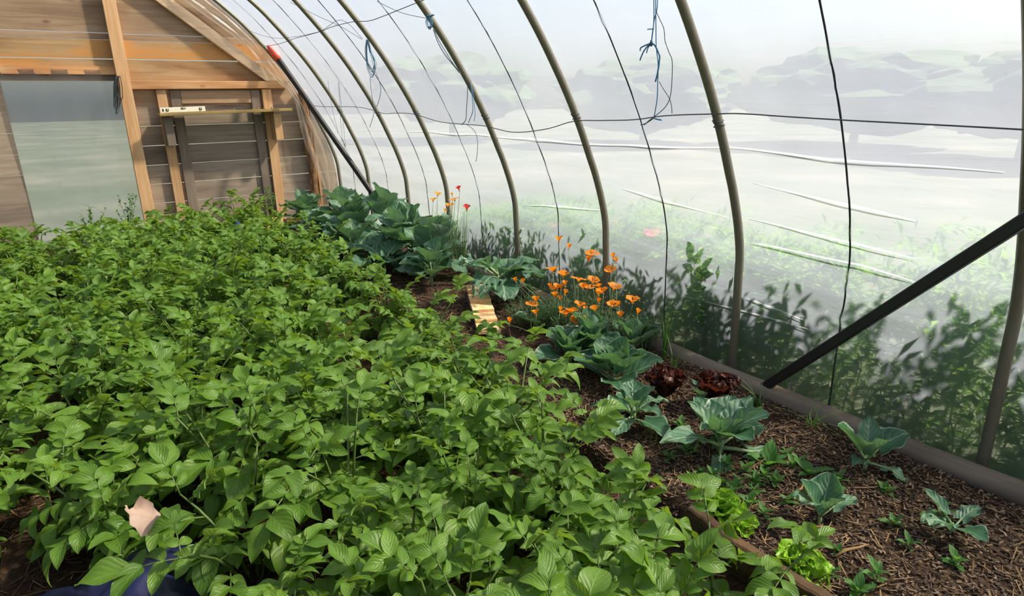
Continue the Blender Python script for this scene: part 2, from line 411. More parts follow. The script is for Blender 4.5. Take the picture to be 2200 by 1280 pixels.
# ------------------------------------------------------------------ film cover
def film():
    pr = arch(0.026, 4)
    mid = len(pr)//2
    ys = np.linspace(NEAR_Y, WALL_Y+0.12, 300)
    def disp(p, y, i):
        # film sags a little between the hoops and carries long soft wrinkles low down
        d = min(abs(y-h) for h in HOOP_Y)
        sag = -0.022*min(1.0, d/0.55)**2 * (1 if p.z > 0.25 else 0.3)
        k = mnoise.noise(Vector((p.z*9 - y*0.9, y*0.8, 2)))*0.010 + mnoise.noise(Vector((p.z*28 - y*1.6, y*1.3, 5)))*0.005*(1.6 if p.z < 1.1 else 0.7)
        return sag*0.6 + k
    for name, rng, lab in (('wall_right', range(0, mid+1), 'right side of the translucent polytunnel film'), ('wall_left', range(mid, len(pr)), 'left side of the translucent polytunnel film')):
        mb = MB(); rows = []; uvs = []
        for i in rng:
            p = pr[i]; tg = (pr[min(i+1, len(pr)-1)]-pr[max(i-1, 0)]).normalized(); nrm = Vector((tg.z, 0, -tg.x))
            rows.append([]); uvs.append([])
            for y in ys:
                q = p + nrm*disp(p, y, i); rows[-1].append((q.x, y, q.z)); uvs[-1].append((y, i/len(pr)))
        mb.quadgrid(rows, uvs)
        o = link(name, mb.mesh(name, M['film'])); tag(o, lab, kind='structure')
        if name == 'wall_right': wr = o
    # unseen near end film, added behind the camera to filter the sun
    mb = MB(); b = pr; n = len(b)//2
    mb.quadgrid([[(p.x, NEAR_Y, p.z) for p in (b[i], b[-1-i])] for i in range(n+1)], [[(0, 0), (1, 0)]]*(n+1))
    o = link('wall_back', mb.mesh('wall_back', M['film'], smooth=False)); tag(o, 'unseen film end wall behind the camera, filtering the sun', kind='structure')
    return wr
WALL_RIGHT = film()
def fold(points, r=0.006):
    """a tuck of doubled film running along the tunnel: points are (Y, z); follows the film surface"""
    path = []
    ys = np.arange(points[0][0], points[-1][0], 0.06) if points[0][0] < points[-1][0] else np.arange(points[-1][0], points[0][0], 0.06)
    pp = sorted(points)
    for y in ys:
        z = float(np.interp(y, [p[0] for p in pp], [p[1] for p in pp])) + 0.004*math.sin(y*7)
        path.append((prof_x(z)+0.033, y, z))
    k = len(path)
    mb = MB(); mb.tube(path, [r*(0.25+0.75*min(1, i/(k*0.15), (k-1-i)/(k*0.15))) for i in range(k)], 5)
    o = link('film_fold', mb.mesh('film_fold', M['fold']), WALL_RIGHT)
    return o
def film_pt(px, py):
    """the point where a sight line meets the film"""
    d = ray(px, py); lo, hi = 0.3, 20.0
    for _ in range(50):
        m = (lo+hi)/2; p = EYE + d*m
        if p[0] > (prof_x(min(p[2], 3.3)) if p[2] < 3.3 else 0.1): hi = m
        else: lo = m
    return EYE + d*lo
def fold_px(pts, r=0.005):
    q = [film_pt(*p) for p in pts]
    return fold([(p[1], p[2]) for p in q], r)
fold_px([(870, 281), (1040, 292), (1300, 313), (1560, 319), (1760, 340), (1953, 357), (2150, 372)], 0.0045)
fold_px([(1600, 395), (1843, 447), (1960, 478)], 0.004)
fold_px([(1590, 470), (1845, 528), (1960, 560)], 0.004)
fold_px([(1590, 520), (1845, 571), (1960, 610)], 0.0035)
fold_px([(1320, 405), (1560, 470)], 0.0035)
fold_px([(1450, 633), (1565, 665), (1740, 712)], 0.003)
fold_px([(1590, 642), (1720, 690)], 0.003)
fold_px([(1120, 440), (1290, 452)], 0.003)

# ------------------------------------------------------------------ hoops
ORD = ['first', 'second', 'third', 'fourth', 'fifth', 'sixth', 'seventh', 'eighth', 'ninth', 'tenth', 'eleventh', 'twelfth']
hp = arch(0.0, 3)
for i, y in enumerate(HOOP_Y):
    t = empty('tunnel_hoop', (hp[0].x, y, 0))
    mb = MB(); mb.tube([(p.x-hp[0].x, 0, p.z) for p in hp], 0.0235, 10)
    link('pipe', mb.mesh('hoop_pipe', M['steel']), t)
    # a wire binding where the long wire is tied
    if 1 <= i <= 7:
        zz = 1.49 - 0.02*(i % 2)
        for k, z in enumerate((zz, zz+0.014, zz-0.012)):
            mb = MB(); cx = prof_x(z)-hp[0].x
            mb.tube([(cx+0.027*math.cos(a*PI/6), 0.027*math.sin(a*PI/6), z+0.006*math.sin(a*PI/6+k)) for a in range(13)], 0.0025, 5, cap=False)
            link('wire_binding', mb.mesh('wire_binding', M['wire']), t)
    where = ['beside the camera, at the right edge', 'nearest full hoop, its foot by the red lettuces', 'behind the orange poppy clump', 'standing behind the holed brassica leaves',
             'rising from the far red and orange poppies', 'third from the plank wall', 'joined by the foot of the far black brace', 'at the plank wall under the plastic flap'][i]
    tag(t, 'grey steel tunnel hoop ' + where, 'hoop', 'polytunnel hoops')

# cords over the film midway between the hoops
cp = arch(0.014, 3)
CORD_Y = [1.5] + [(HOOP_Y[i]+HOOP_Y[i+1])/2 for i in range(1, 7)]
for i, y in enumerate(CORD_Y):
    mb = MB()
    mb.tube([(p.x, y + 0.005*math.sin(p.z*4+i) + 0.05*(2.0-p.z)*(0.0 if i else 0.4), p.z) for p in cp[2:-2]], 0.0046 if i < 3 else 0.004, 6)
    o = placed('hold_down_rope', mb, M['cord'], smooth=True)
    tag(o, 'thin dark rope over the film, %s from the camera' % ORD[i], 'rope', 'ropes between the hoops')

# long wires along the hoops
def polywire(name, pts, r, mat, label, cat, sub=6, group=None):
    v = [Vector(p) for p in pts]; path = []
    for i in range(len(v)-1):
        p0 = v[max(i-1, 0)]; p1 = v[i]; p2 = v[i+1]; p3 = v[min(i+2, len(v)-1)]
        for k in range(sub):
            s = k/sub; path.append(0.5*((2*p1)+(p2-p0)*s+(2*p0-5*p1+4*p2-p3)*s*s+(3*p1-p0-3*p2+p3)*s**3))
    path.append(v[-1])
    mb = MB(); mb.tube(path, r, 5)
    o = placed(name, mb, mat, smooth=True)
    if label: tag(o, label, cat, group)
    return o
def inner(px, py, inset=0.03):
    p = film_pt(px, py); return (p[0]-inset, p[1], p[2]-inset*0.4)
polywire('tie_wire', [inner(x, y) for x, y in [(2320, 276), (2140, 266), (1953, 257), (1825, 251), (1700, 244), (1600, 238), (1540, 239), (1440, 243), (1370, 252), (1300, 254), (1240, 256),
         (1180, 273), (1110, 280), (1048, 267), (1000, 263), (950, 258), (895, 242), (860, 240), (830, 241), (803, 233), (770, 227), (720, 227), (690, 226), (668, 223)]],
         0.0032, M['wire'], 'long grey wire sagging from hoop to hoop at eye height', 'wire', 5)
polywire('tie_wire', [inner(x, y) for x, y in [(572, 98), (605, 92), (640, 80), (663, 74), (695, 65), (720, 55), (765, 44), (800, 42), (830, 32), (860, 20), (900, 4), (930, -8)]],
         0.003, M['wire'], 'wavy grey wire high on the far hoops', 'wire', 5)
polywire('tie_wire', [inner(x, y) for x, y in [(530, 60), (580, 77), (620, 79), (690, 66), (740, 40), (785, 80)]], 0.002, M['twine_grey'], 'thin slack string above the red taped joint', 'string', 5)
polywire('tie_wire', [inner(x, y) for x, y in [(818, 0), (870, 24), (925, 36)]], 0.002, M['twine_grey'], 'thin string running up from the blue twine knot', 'string', 4)
polywire('tie_wire', [inner(x, y) for x, y in [(630, 2), (690, 32), (740, 55), (785, 82)]], 0.002, M['twine_grey'], 'thin string running up from the looped twine hank', 'string', 4)

# ------------------------------------------------------------------ braces
def bar(a, b, w, h, mat, name, parent=None):
    a, b = Vector(a), Vector(b); d = (b-a); L = d.length
    mb = MB(); mb.box(-w/2, w/2, 0, L, -h/2, h/2)
    me = mb.mesh(name, mat, False, bevel=min(w, h)*0.12)
    q = d.to_track_quat('Y', 'Z')
    return link(name, me, parent, Matrix.Translation(a) @ q.to_matrix().to_4x4())
a = on_x(1585, 868, 2.84); b = on_x(1953, 632, 2.70); b = a + (b-a)*2.05
a = a - (b-a)*0.01
o = bar(a, b, 0.035, 0.047, M['black'], 'brace_bar'); o.name = 'diagonal_brace'
tag(o, 'black diagonal brace bar rising from the soil to the right edge', 'brace')
top = on_y(588, 112, 8.70); foot = np.array(on_x(787, 397, 2.84)); foot = foot + (foot-top)*0.25
t = empty('diagonal_brace', (foot[0], foot[1], max(0, foot[2])))
bo = bar(Vector(foot)-t.location, Vector(top)-t.location, 0.05, 0.055, M['black'], 'bar', t)
mb = MB(); d = (Vector(top)-Vector(foot)).normalized()
c0 = Vector(top)-t.location
mb.tube([c0-d*0.12, c0-d*0.04, c0+d*0.06, c0+d*0.10], [0.042, 0.048, 0.045, 0.035], 8)
link('red_tape', mb.mesh('red_tape', M['tape']), t)['label'] = 'red tape wrapped round the joint'
tag(t, 'black diagonal brace with red tape beside the plank wall', 'brace')

# ------------------------------------------------------------------ plank end wall
def end_wall():
    t = empty('wall_far', (0.55, WALL_Y, 0)); tag(t, 'end wall of rough horizontal planks', kind='structure')
    rows = [(-0.05, 0.19), (0.19, 0.42), (0.42, 0.655), (0.655, 0.885), (0.885, 1.115), (1.115, 1.345), (1.345, 1.575), (1.575, 1.80), (1.80, 1.86),
            (1.86, 2.095), (2.095, 2.30), (2.30, 2.37), (2.37, 2.69), (2.69, 2.97), (2.97, 3.2), (3.2, 3.32)]
    gaps = [.004, .005, .009, .006, .006, .007, .005, .003, .002, .003, .007, .004, .008, .004, .004, .004]
    for k, (z0, z1) in enumerate(rows):
        r = random.Random(100+k)
        xr0, xr1 = prof_x(z0)-0.0, prof_x(z1)-0.0
        xl = 0.50 if z1 < 1.99 else None
        if z0 > 2.0 or z1 > 1.99:
            l0, l1 = 2*XC-prof_x(z0), 2*XC-prof_x(z1)
        else: l0 = l1 = 0.5
        g = gaps[k]; tilt = r.uniform(-.004, .004)
        segs = [(l0, l1, xr0, xr1)]
        for (a0, a1, b0, b1) in segs:
            mb = MB(); dy = r.uniform(0, 0.008)
            mb.prism([(a0, z0+g), (b0, z0+g+tilt), (b1, z1+tilt), (a1, z1)], WALL_Y+dy, WALL_Y+0.025+dy)
            mat = 'plank_grey' if z1 < 1.7 else ('plank_orange' if 1.84 < z0 < 2.2 else 'plank')
            if z0 > 2.9: mat = 'plank'
            o = placed('plank', mb, M[mat]); p = Vector(o.location)
            o.parent = t; o.location = p - t.location
    return t
END = end_wall()
# planks left of the doorway
t2 = empty('wall_far_left', (-0.6, WALL_Y, 0)); tag(t2, 'plank wall left of the film covered doorway', kind='structure')
for k in range(9):
    z0 = -0.05 + k*0.228; mb = MB(); z1 = z0+0.224
    mb.prism([(2*XC-prof_x(z0), z0), (-0.62, z0), (-0.62, z1), (2*XC-prof_x(z1), z1)], WALL_Y, WALL_Y+0.025)
    o = placed('plank', mb, M['plank_grey']); p = Vector(o.location); o.parent = t2; o.location = p-t2.location
# film door in the opening
t = empty('door_1', (-0.05, WALL_Y-0.02, 0)); tag(t, 'doorway covered with pale green translucent film', kind='structure')
mb = MB(); n = 14
mb.quadgrid([[(-0.62+1.14*i/n+0.05, 0.012*math.sin(i*1.7+z*3), z) for i in range(n+1)] for z in np.linspace(-.03, 1.98, 14)], [[(i/n, z) for i in range(n+1)] for z in np.linspace(0, 1, 14)])
link('door_film', mb.mesh('door_film', M['film']), t)
mb = MB(); mb.box(-0.62, 0.56, 0.0, 0.05, 1.93, 2.02); link('door_header', mb.mesh('door_header', M['stud_h'], False), t)

def post(name, x0, x1, z0, z1, depth, mat, label, cat, lean=0.0, y=WALL_Y):
    mb = MB(); mb.prism([(x0, z0), (x1, z0), (x1+lean, z1), (x0+lean, z1)], y-depth, y-0.001)
    o = placed(name, mb, M[mat], bevel=0.003); tag(o, label, cat); return o
post('door_post', 0.455, 0.585, -0.02, 3.2, 0.11, 'stud', 'tall orange brown timber post at the doorway edge', 'post', 0.0)
post('wall_stud', 0.83, 0.935, 0.0, 1.765, 0.06, 'stud', 'short orange stud under the left end of the shelf', 'stud')
post('wall_stud', 2.035, 2.15, 0.0, 1.765, 0.06, 'stud', 'short pale stud under the right end of the shelf', 'stud', -0.0)
post('wall_strip', 0.975, 1.09, 0.0, 1.755, 0.035, 'stud_grey', 'weathered grey upright batten beside the left stud', 'batten')
post('wall_strip', 1.90, 2.01, 0.0, 1.755, 0.035, 'stud_grey', 'weathered grey upright batten beside the right stud', 'batten')
post('wall_strip', 1.092, 1.898, 1.60, 1.752, 0.03, 'plank', 'short horizontal board under the lintel', 'board')
mb = MB(); mb.prism([(0.587, 1.767), (2.36, 1.775), (2.36, 1.862), (0.587, 1.862)], WALL_Y-0.09, WALL_Y-0.001)
tag(placed('lintel_beam', mb, M['stud_h'], bevel=0.004), 'horizontal orange timber beam across the plank wall', 'beam')
# diagonal rafter board
p0 = on_y(262+30, -60, WALL_Y-0.05); p1 = on_y(596, 182, WALL_Y-0.05)
p0 = on_y(352, 0, WALL_Y-0.05); p1 = on_y(585, 172, WALL_Y-0.05); dd = Vector((p1-p0)).normalized(); p0 = Vector(p0)-dd*0.75; p1 = Vector(p1)+dd*0.0
nn = Vector((-dd.z, 0, dd.x)); hw = 0.062
q = [p0+nn*hw, p0-nn*hw, Vector(p1)-nn*hw, Vector(p1)+nn*hw]
zc = 1.864
def cut(pa): return pa + dd*((zc-pa.z)/dd.z)
q[2] = cut(q[1]); q[3] = cut(q[0])
mb = MB(); mb.prism([(v.x, v.z) for v in q], WALL_Y-0.075, WALL_Y-0.001)
tag(placed('rafter_board', mb, M['rafter'], bevel=0.003), 'pale diagonal board running down to the beam end', 'board')

# bark covered pole
pts = []; rad = []
for k in range(15):
    z = 1.76*k/14; pts.append((2.585-0.035*z/1.76+0.012*math.sin(k*1.3), WALL_Y-0.075+0.006*math.cos(k*2.1), z)); rad.append(0.058+0.008*math.sin(k*2.7)-0.004*k/14)
mb = MB(); mb.tube(pts, rad, 12)
tag(placed('bark_post', mb, M['bark'], smooth=True), 'rough round pole with bark against the plank wall', 'pole')
mb = MB(); mb.prism([(2.655, 0.0), (2.69, 0.0), (2.66, 1.3), (2.64, 1.3)], WALL_Y-0.05, WALL_Y-0.001)  # sunlit right edge of the pole, put in as an orange strip
tag(placed('wall_strip', mb, M['stud']), 'narrow orange strip standing for the lit right side of the bark pole', 'strip')

# shelf
SY0, SY1 = WALL_Y-0.36, WALL_Y-0.061
sl = on_y(343, 246, SY0); sr = on_y(628, 234, SY0)
t = empty('wall_shelf', ((sl[0]+sr[0])/2, WALL_Y-0.2, 0.95)); T0 = Vector(t.location)
mb = MB(); mb.prism([(sl[0], sl[2]-0.022), (sr[0], sr[2]-0.022), (sr[0], sr[2]+0.008), (sl[0], sl[2]+0.008)], SY0, SY1)
mb.v = [tuple(Vector(p)-T0) for p in mb.v]
link('shelf_board', mb.mesh('shelf_board', M['shelf'], False, 0.003), t)
for (pa, pb_, lab) in (((352, 252, 372, 313), None, 0), ((586, 240, 585, 300), None, 1)):
    u0 = on_y(pa[0]+8, pa[1], SY0+0.12); lowz = on_y(pa[2]+4, pa[3], SY0+0.12)[2]
    mb = MB(); mb.prism([(u0[0]-0.045, lowz), (u0[0]+0.045, lowz), (u0[0]+0.045, sl[2]-0.016), (u0[0]-0.045, sl[2]-0.016)], SY0+0.10, WALL_Y-0.062)
    mb.v = [tuple(Vector(p)-T0) for p in mb.v]
    link('bracket', mb.mesh('bracket', M['stud'] if lab else M['stud_grey'], False, 0.003), t)
tag(t, 'narrow olive brown wooden shelf on the plank wall', 'shelf')
SHELF_Z = lambda x: sl[2]+0.008 + (sr[2]-sl[2])*(x-sl[0])/(sr[0]-sl[0])
# spirit level
l0 = on_y(345, 243, SY0+0.05); l1 = on_y(442, 239, SY0+0.05); L = l1[0]-l0[0]
zb = SHELF_Z((l0[0]+l1[0])/2)+0.0
t = empty('spirit_level', (l0[0], SY0+0.05, zb+0.002)); t.rotation_euler = (0, -math.atan2(sr[2]-sl[2], sr[0]-sl[0]), 0)
H = 0.058
body = MB(); body.box(0, L, 0, 0.024, 0, H); link('body', body.mesh('body', M['level'], False, 0.003), t)
for cx, w, z0, z1, m in ((0.03, 0.020, 0.012, 0.046, 'level_dark'), (0.075, 0.034, 0.013, 0.046, 'level_dark'), (L*0.51, 0.055, 0.034, 0.056, 'level_dark'), (L*0.89, 0.034, 0.013, 0.046, 'level_dark')):
    mb = MB(); k = 12
    ring = [(cx+0.5*w*math.copysign(abs(math.cos(a))**0.6, math.cos(a)), -0.0015, (z0+z1)/2+0.5*(z1-z0)*math.copysign(abs(math.sin(a))**0.6, math.sin(a))) for a in [2*PI*i/k for i in range(k)]]
    mb.v = ring + [(x, 0.004, z) for x, y, z in ring]; mb.f = [tuple(reversed(range(k)))] + [(i, (i+1) % k, k+(i+1) % k, k+i) for i in range(k)]
    mb.m = [0]*len(mb.f); mb.uv = [(0, 0)]*sum(len(f) for f in mb.f)
    wdw = link('window', mb.mesh('window', M[m], False), t)
    if w > 0.03:
        mb = MB(); hz = w > 0.05
        mb.tube([(cx-w*.3, -0.004, (z0+z1)/2), (cx+w*.3, -0.004, (z0+z1)/2)] if hz else [(cx, -0.004, z0+0.006), (cx, -0.004, z1-0.006)], 0.006, 8)
        link('vial', mb.mesh('vial', M['vial']), wdw)
tag(t, 'ivory spirit level lying on the wooden shelf', 'spirit level')
# crumbs on the shelf
for k in range(12):
    r = random.Random(k+900); x = l1[0]+0.04+k*0.072+r.uniform(-.02, .02)
    mb = MB(); s = r.uniform(.012, .024); an = r.uniform(0, 3)
    mb.tube([(-s*math.cos(an), -s*math.sin(an), 0), (0, 0, r.uniform(.004, .012)), (s*math.cos(an), s*math.sin(an), 0.003)], [0.004, r.uniform(.005, .009), 0.003], 5)
    o = link('bark_crumb', mb.mesh('bark_crumb', M['chip'], False)); o.location = (x, SY0+0.03+r.uniform(0, .08), SHELF_Z(x)+0.006)
    tag(o, 'small bark crumb on the shelf right of the spirit level', 'debris', 'bark crumbs on the shelf')

# plastic flap folded in over the planks
def flap():
    z1f = lambda u, v: (240+u/2.723, v/2.723)
    inner_e = [(330, -60), (410, 0), (560, 100), (700, 200), (800, 285), (890, 385), (985, 490), (1040, 545), (1085, 620), (1105, 740), (1130, 850), (1190, 960), (1240, 1090), (1262, 1180)]
    outer_e = [(530, -60), (590, 0), (700, 78), (790, 160), (860, 225), (925, 320), (1000, 430), (1060, 520), (1120, 600), (1185, 690), (1280, 850), (1305, 960), (1308, 1070), (1300, 1180)]
    rows = []; uvs = []
    r = random.Random(5)
    for i, (a, b) in enumerate(zip(inner_e, outer_e)):
        pa = on_y(*z1f(*a), WALL_Y-0.14); pb = on_y(*z1f(*b), WALL_Y-0.10)
        row = []; uv = []
        for k in range(9):
            s = k/8; p = pa*(1-s)+pb*s
            row.append((p[0]+0.01*math.sin(i*2.1+k), p[1]+0.03*math.sin(k*1.9+i*0.9)-0.02*math.sin(PI*s)*(i % 3 == 0), p[2]+0.012*math.sin(k*2.3+i)))
            uv.append((s, i/13))
        rows.append(row); uvs.append(uv)
    # refine by linear subdivision
    R2 = []; U2 = []
    for i in range(len(rows)-1):
        for s in (0, 0.25, .5, .75):
            ss = s*s*(3-2*s)
            R2.append([tuple(np.array(p)*(1-ss)+np.array(q)*ss) for p, q in zip(rows[i], rows[i+1])]); U2.append(uvs[i])
    R2.append(rows[-1]); U2.append(uvs[-1])
    mb = MB(); mb.quadgrid(R2, U2)
    o = placed('film_flap', mb, M['flap'], smooth=True)
    tag(o, 'crinkled clear plastic flap folded over the edge of the plank wall', 'plastic sheet')
flap()

# sill timber along the film foot and the bed edge board
mb = MB(); ys = np.linspace(-1.0, 8.85, 60)
mb.tube([(2.83+0.008*math.sin(y*2), y, 0.075+0.006*math.sin(y*3.1)) for y in ys], [0.062+0.005*math.sin(y*5) for y in ys], 8)
tag(placed('sill_timber', mb, M['sill'], smooth=True), 'long weathered grey timber along the foot of the film', 'timber')
mb = MB(); k = 26
rows = []
k = 70
for i in range(k):
    y = 0.05 + (1.32-0.05)*i/(k-1)
    tx = 1.635+0.004*math.sin(i*.4); zt = 0.145+0.007*math.sin(i*0.21)+0.002*math.sin(i*1.9)+0.003*mnoise.noise(Vector((i*.7, 0, 0)))
    if i == k-1: zt -= 0.03
    rows.append([(tx-0.022, y, -0.02), (tx-0.026+0.004*math.sin(i*1.7), y, 0.05), (tx-0.02, y, zt-0.006), (tx-0.012, y, zt), (tx+0.018, y, zt+0.002), (tx+0.024, y, zt-0.01), (tx+0.022, y, -0.02), (tx-0.022, y, -0.02)])
mb.quadgrid(rows, [[(i, j) for j in range(8)] for i in range(k)])
b0 = len(mb.v); 
for rr in (rows[0], rows[-1]):
    b0 = len(mb.v); mb.v += rr[:7]; mb.f.append(tuple(range(b0, b0+7))); mb.m.append(0); mb.uv += [(0, 0)]*7
tag(placed('bed_edge_board', mb, M['darkwood'], smooth=False), 'dark weathered board edging the bed in the right foreground', 'board')

# pale lapped board
A = np.array(on_ground(1052, 716, 0.10)); B = np.array(on_ground(1022, 612, 0.20))
t = empty('lapped_board', (A[0], A[1], 0.075)); d = B-A; yaw = math.atan2(-d[0], d[1]); Lb = math.hypot(d[0], d[1]); t.rotation_euler = (0, 0, yaw)
nseg = 5; seg = Lb/nseg
for k in range(nseg):
    mb = MB(); zz = 0.02+0.1*k/nseg; w = 0.078
    y0, y1 = k*seg, (k+1)*seg+0.03
    mb.v = [(-w, y0, zz+0.026), (w, y0, zz+0.026), (w, y1, zz+0.022), (-w, y1, zz+0.022), (-w, y0, zz), (w, y0, zz), (w, y1, zz+0.002), (-w, y1, zz+0.002)]
    mb.f = [(0, 1, 2, 3), (7, 6, 5, 4), (0, 4, 5, 1), (1, 5, 6, 2), (2, 6, 7, 3), (3, 7, 4, 0)]; mb.m = [0]*6; mb.uv = [(0, 0)]*24
    link('board_piece', mb.mesh('board_piece', M['pale'], False, 0.002), t)
mb = MB(); mb.box(-0.075, -0.05, 0.02, Lb, -0.01, 0.025); link('side_rail', mb.mesh('side_rail', M['darkwood'], False), t)
mb = MB(); mb.box(0.05, 0.075, 0.02, Lb, -0.01, 0.025); link('side_rail', mb.mesh('side_rail', M['darkwood'], False), t)
tag(t, 'pale lapped wooden board ramp in the brassica bed', 'board')
pa = on_ground(588, 464, 0.31)
mb = MB(); mb.box(pa[0]-.16, pa[0]+.10, pa[1]-.01, pa[1]+.02, 0.0, 0.29)
tag(placed('pale_plank', mb, M['pale'], bevel=0.003), 'pale plank end between potatoes and the far brassicas', 'plank')

# ------------------------------------------------------------------ hanging twine
def twine(name, px, X, r, mat, parent):
    pts = [Vector(on_x(x, y, X + (dx[0] if dx else 0))) - parent.location for x, y, *dx in px]
    path = []
    for i in range(len(pts)-1):
        p0 = pts[max(i-1, 0)]; p1 = pts[i]; p2 = pts[i+1]; p3 = pts[min(i+2, len(pts)-1)]
        for k in range(4):
            s = k/4; path.append(0.5*((2*p1)+(p2-p0)*s+(2*p0-5*p1+4*p2-p3)*s*s+(3*p1-p0-3*p2+p3)*s**3))
    path.append(pts[-1]); mb = MB(); mb.tube(path, r, 5)
    return link(name, mb.mesh(name, M[mat]), parent)
z3 = lambda u, v: (1300+u/3.2, v/3.2)
XN = 1.95
t = empty('hanging_twine', on_x(1408, 258, XN))
for pl, m, r in (([(335, -150), (335, 0), (335, 150), (318, 300)], 'twine', .0022), ([(345, -150), (348, 0), (350, 200), (352, 320), (365, 440), (362, 560), (358, 680), (338, 800)], 'twine', .0022),
              ([(358, -150), (360, 40), (340, 130), (325, 230), (318, 290)], 'twine', .002),
              ([(345, 65), (375, 130), (405, 200), (412, 280), (440, 360), (460, 410), (462, 500), (455, 620), (440, 690), (410, 740), (360, 785), (300, 830), (270, 860)], 'wire', .0017),
              ([(372, 560), (400, 610), (430, 655), (448, 690), (458, 740), (460, 780)], 'wire', .0017),
              ([(318, 295), (270, 315), (245, 330), (242, 350)], 'twine', .003), ([(318, 295), (290, 320), (262, 360), (240, 415)], 'twine', .003), ([(318, 295), (295, 330), (285, 365)], 'twine', .0025),
              ([(318, 295), (345, 315), (370, 370), (375, 400), (362, 500), (346, 562)], 'twine', .0035), ([(335, 200), (300, 200), (292, 203)], 'twine', .0022),
              ([(335, 812), (280, 848), (245, 857)], 'wire', .002), ([(335, 812), (360, 820), (388, 825)], 'twine', .003)):
    twine('strand', [z3(u, v) for u, v in pl], XN, r, m, t)
mb = MB(); kp = Vector(on_x(*z3(318, 297), XN))-t.location
mb.tube([kp+Vector((0, 0, -.012)), kp, kp+Vector((0, 0, .012))], [0.004, 0.008, 0.004], 6); link('knot', mb.mesh('knot', M['butterknot']), t)
tag(t, 'long tangled blue twine hanging in front of the film', 'twine')
z2 = lambda u, v: (700+u/3.657, v/3.657)
def hooped(X, strands, label, anchor):
    t = empty('twine_hank', on_x(*z2(*anchor), X))
    for pl, m, r in strands: twine('strand', [z2(u, v) for u, v in pl], X, r, m, t)
    tag(t, label, 'twine')
Xk = film_pt(925, 38)[0]-0.05
st = []
r = random.Random(3)
for k in range(7):
    w = r.uniform(10, 28); h = r.uniform(70, 105); x0 = 812+r.uniform(-8, 10)
    st.append(([(x0, 125), (x0-w, 165), (x0-w*.6, 125+h*.9), (x0+10, 125+h), (x0+w, 190), (x0+8, 125)], 'twine', .002))
st.append(([(790, 128), (820, 124), (850, 118)], 'twine', .005)); st.append(([(800, 122), (830, 130), (840, 112)], 'twine', .004))
st.append(([(845, 230), (880, 330), (930, 420), (985, 490), (1050, 570)], 'twine_grey', .0035)); st.append(([(850, 230), (890, 320), (950, 420), (1000, 500), (1060, 575)], 'twine_grey', .003))
hooped(Xk, st, 'blue twine knot with a short hank tied on a hoop', (815, 220))
Xk = film_pt(790, 100)[0]-0.05
st = []
for k in range(9):
    w = r.uniform(14, 40); h = r.uniform(230, 300); x0 = 322+r.uniform(-6, 10)
    st.append(([(x0, 310), (x0-w*.3, 400), (x0+5, 310+h*.8), (x0+45, 310+h), (x0+30+w, 310+h*.7), (x0+12+w*.4, 400), (x0+4, 312)], 'twine', .002))
st.append(([(350, 600), (355, 700), (370, 800), (380, 880), (345, 1000)], 'twine_grey', .0025)); st.append(([(390, 560), (430, 680), (425, 760), (400, 840)], 'twine_grey', .0025))
hooped(Xk, st, 'long looped hank of pale blue twine on the fourth hoop', (345, 600))
Xk = film_pt(1012, 200)[0]-0.06
st = [([(1115, 640), (1112, 760), (1105, 860), (1100, 940), (1068, 980)], 'twine_grey', .003), ([(1135, 640), (1150, 760), (1155, 870), (1130, 940), (1120, 965)], 'twine', .003),
      ([(1150, 690), (1165, 800), (1172, 900), (1165, 950)], 'twine', .0025), ([(1110, 980), (1170, 1030), (1192, 1110), (1190, 1200), (1180, 1270)], 'twine_grey', .0022)]
hooped(Xk, st, 'wispy grey blue strings hanging from the third hoop', (1120, 960))
Xk = film_pt(760, 200)[0]-0.06
st = [([(100, 400), (95, 600), (110, 800), (120, 1000), (150, 1180)], 'twine_grey', .002), ([(60, 390), (100, 520), (108, 700), (130, 900), (155, 1160)], 'twine_grey', .002), ([(20, 300), (5, 500), (40, 800), (100, 1050)], 'twine_grey', .002)]
hooped(Xk, st, 'thin grey strings hanging by the fifth hoop', (120, 1000))
# dark string coil on the door post
t = empty('string_coil', on_y(254, 240, WALL_Y-0.16)); r = random.Random(11)
for k in range(9):
    x0 = 252+r.uniform(-4, 5); w = r.uniform(3, 8); h = r.uniform(50, 85)
    pts = [(x0, 163), (x0-w, 185), (x0-w*.8, 163+h*.8), (x0+1, 163+h), (x0+w, 163+h*.75), (x0+w*.8, 185), (x0+1, 163)]
    v = [Vector(on_y(a, b, WALL_Y-0.16+r.uniform(-.02, .02)))-t.location for a, b in pts]
    mb = MB(); mb.tube(v, 0.004, 5); link('strand', mb.mesh('strand', M['cord']), t)
tag(t, 'dark string coil hanging on the doorway post', 'string')

# ------------------------------------------------------------------ leaf meshes
def leaflet_mb(L, Wd, fold_, droop, twist, wav, seed, nu=7, nv=4):
    r = random.Random(seed); ph = r.uniform(0, 6)
    pts = []; uvs = []
    for i in range(nu+1):
        u = i/nu
        w = Wd*(math.sin(PI*min(1, u**0.8*0.985+0.012)))**0.85 if 0 < i < nu else (0.006*L if i == 0 else 0.002)
        row = []; uv = []
        a = droop*u
        for j in range(nv+1):
            v = -1+2*j/nv
            x = v*w; lift = abs(v)*w*fold_
            zz = lift + wav*L*0.06*math.sin(u*9+ph+v*2.0)*abs(v)
            tw = twist*u; x2 = x*math.cos(tw)-zz*math.sin(tw); z2_ = x*math.sin(tw)+zz*math.cos(tw)
            yl = L*(math.sin(a)/droop if abs(droop) > 1e-3 else u); zl = -L*((1-math.cos(a))/droop if abs(droop) > 1e-3 else 0)
            row.append((x2, yl, zl+z2_)); uv.append((u, (v+1)/2))
        pts.append(row); uvs.append(uv)
    mb = MB(); mb.quadgrid(pts, uvs); return mb
LEAFLETS = []
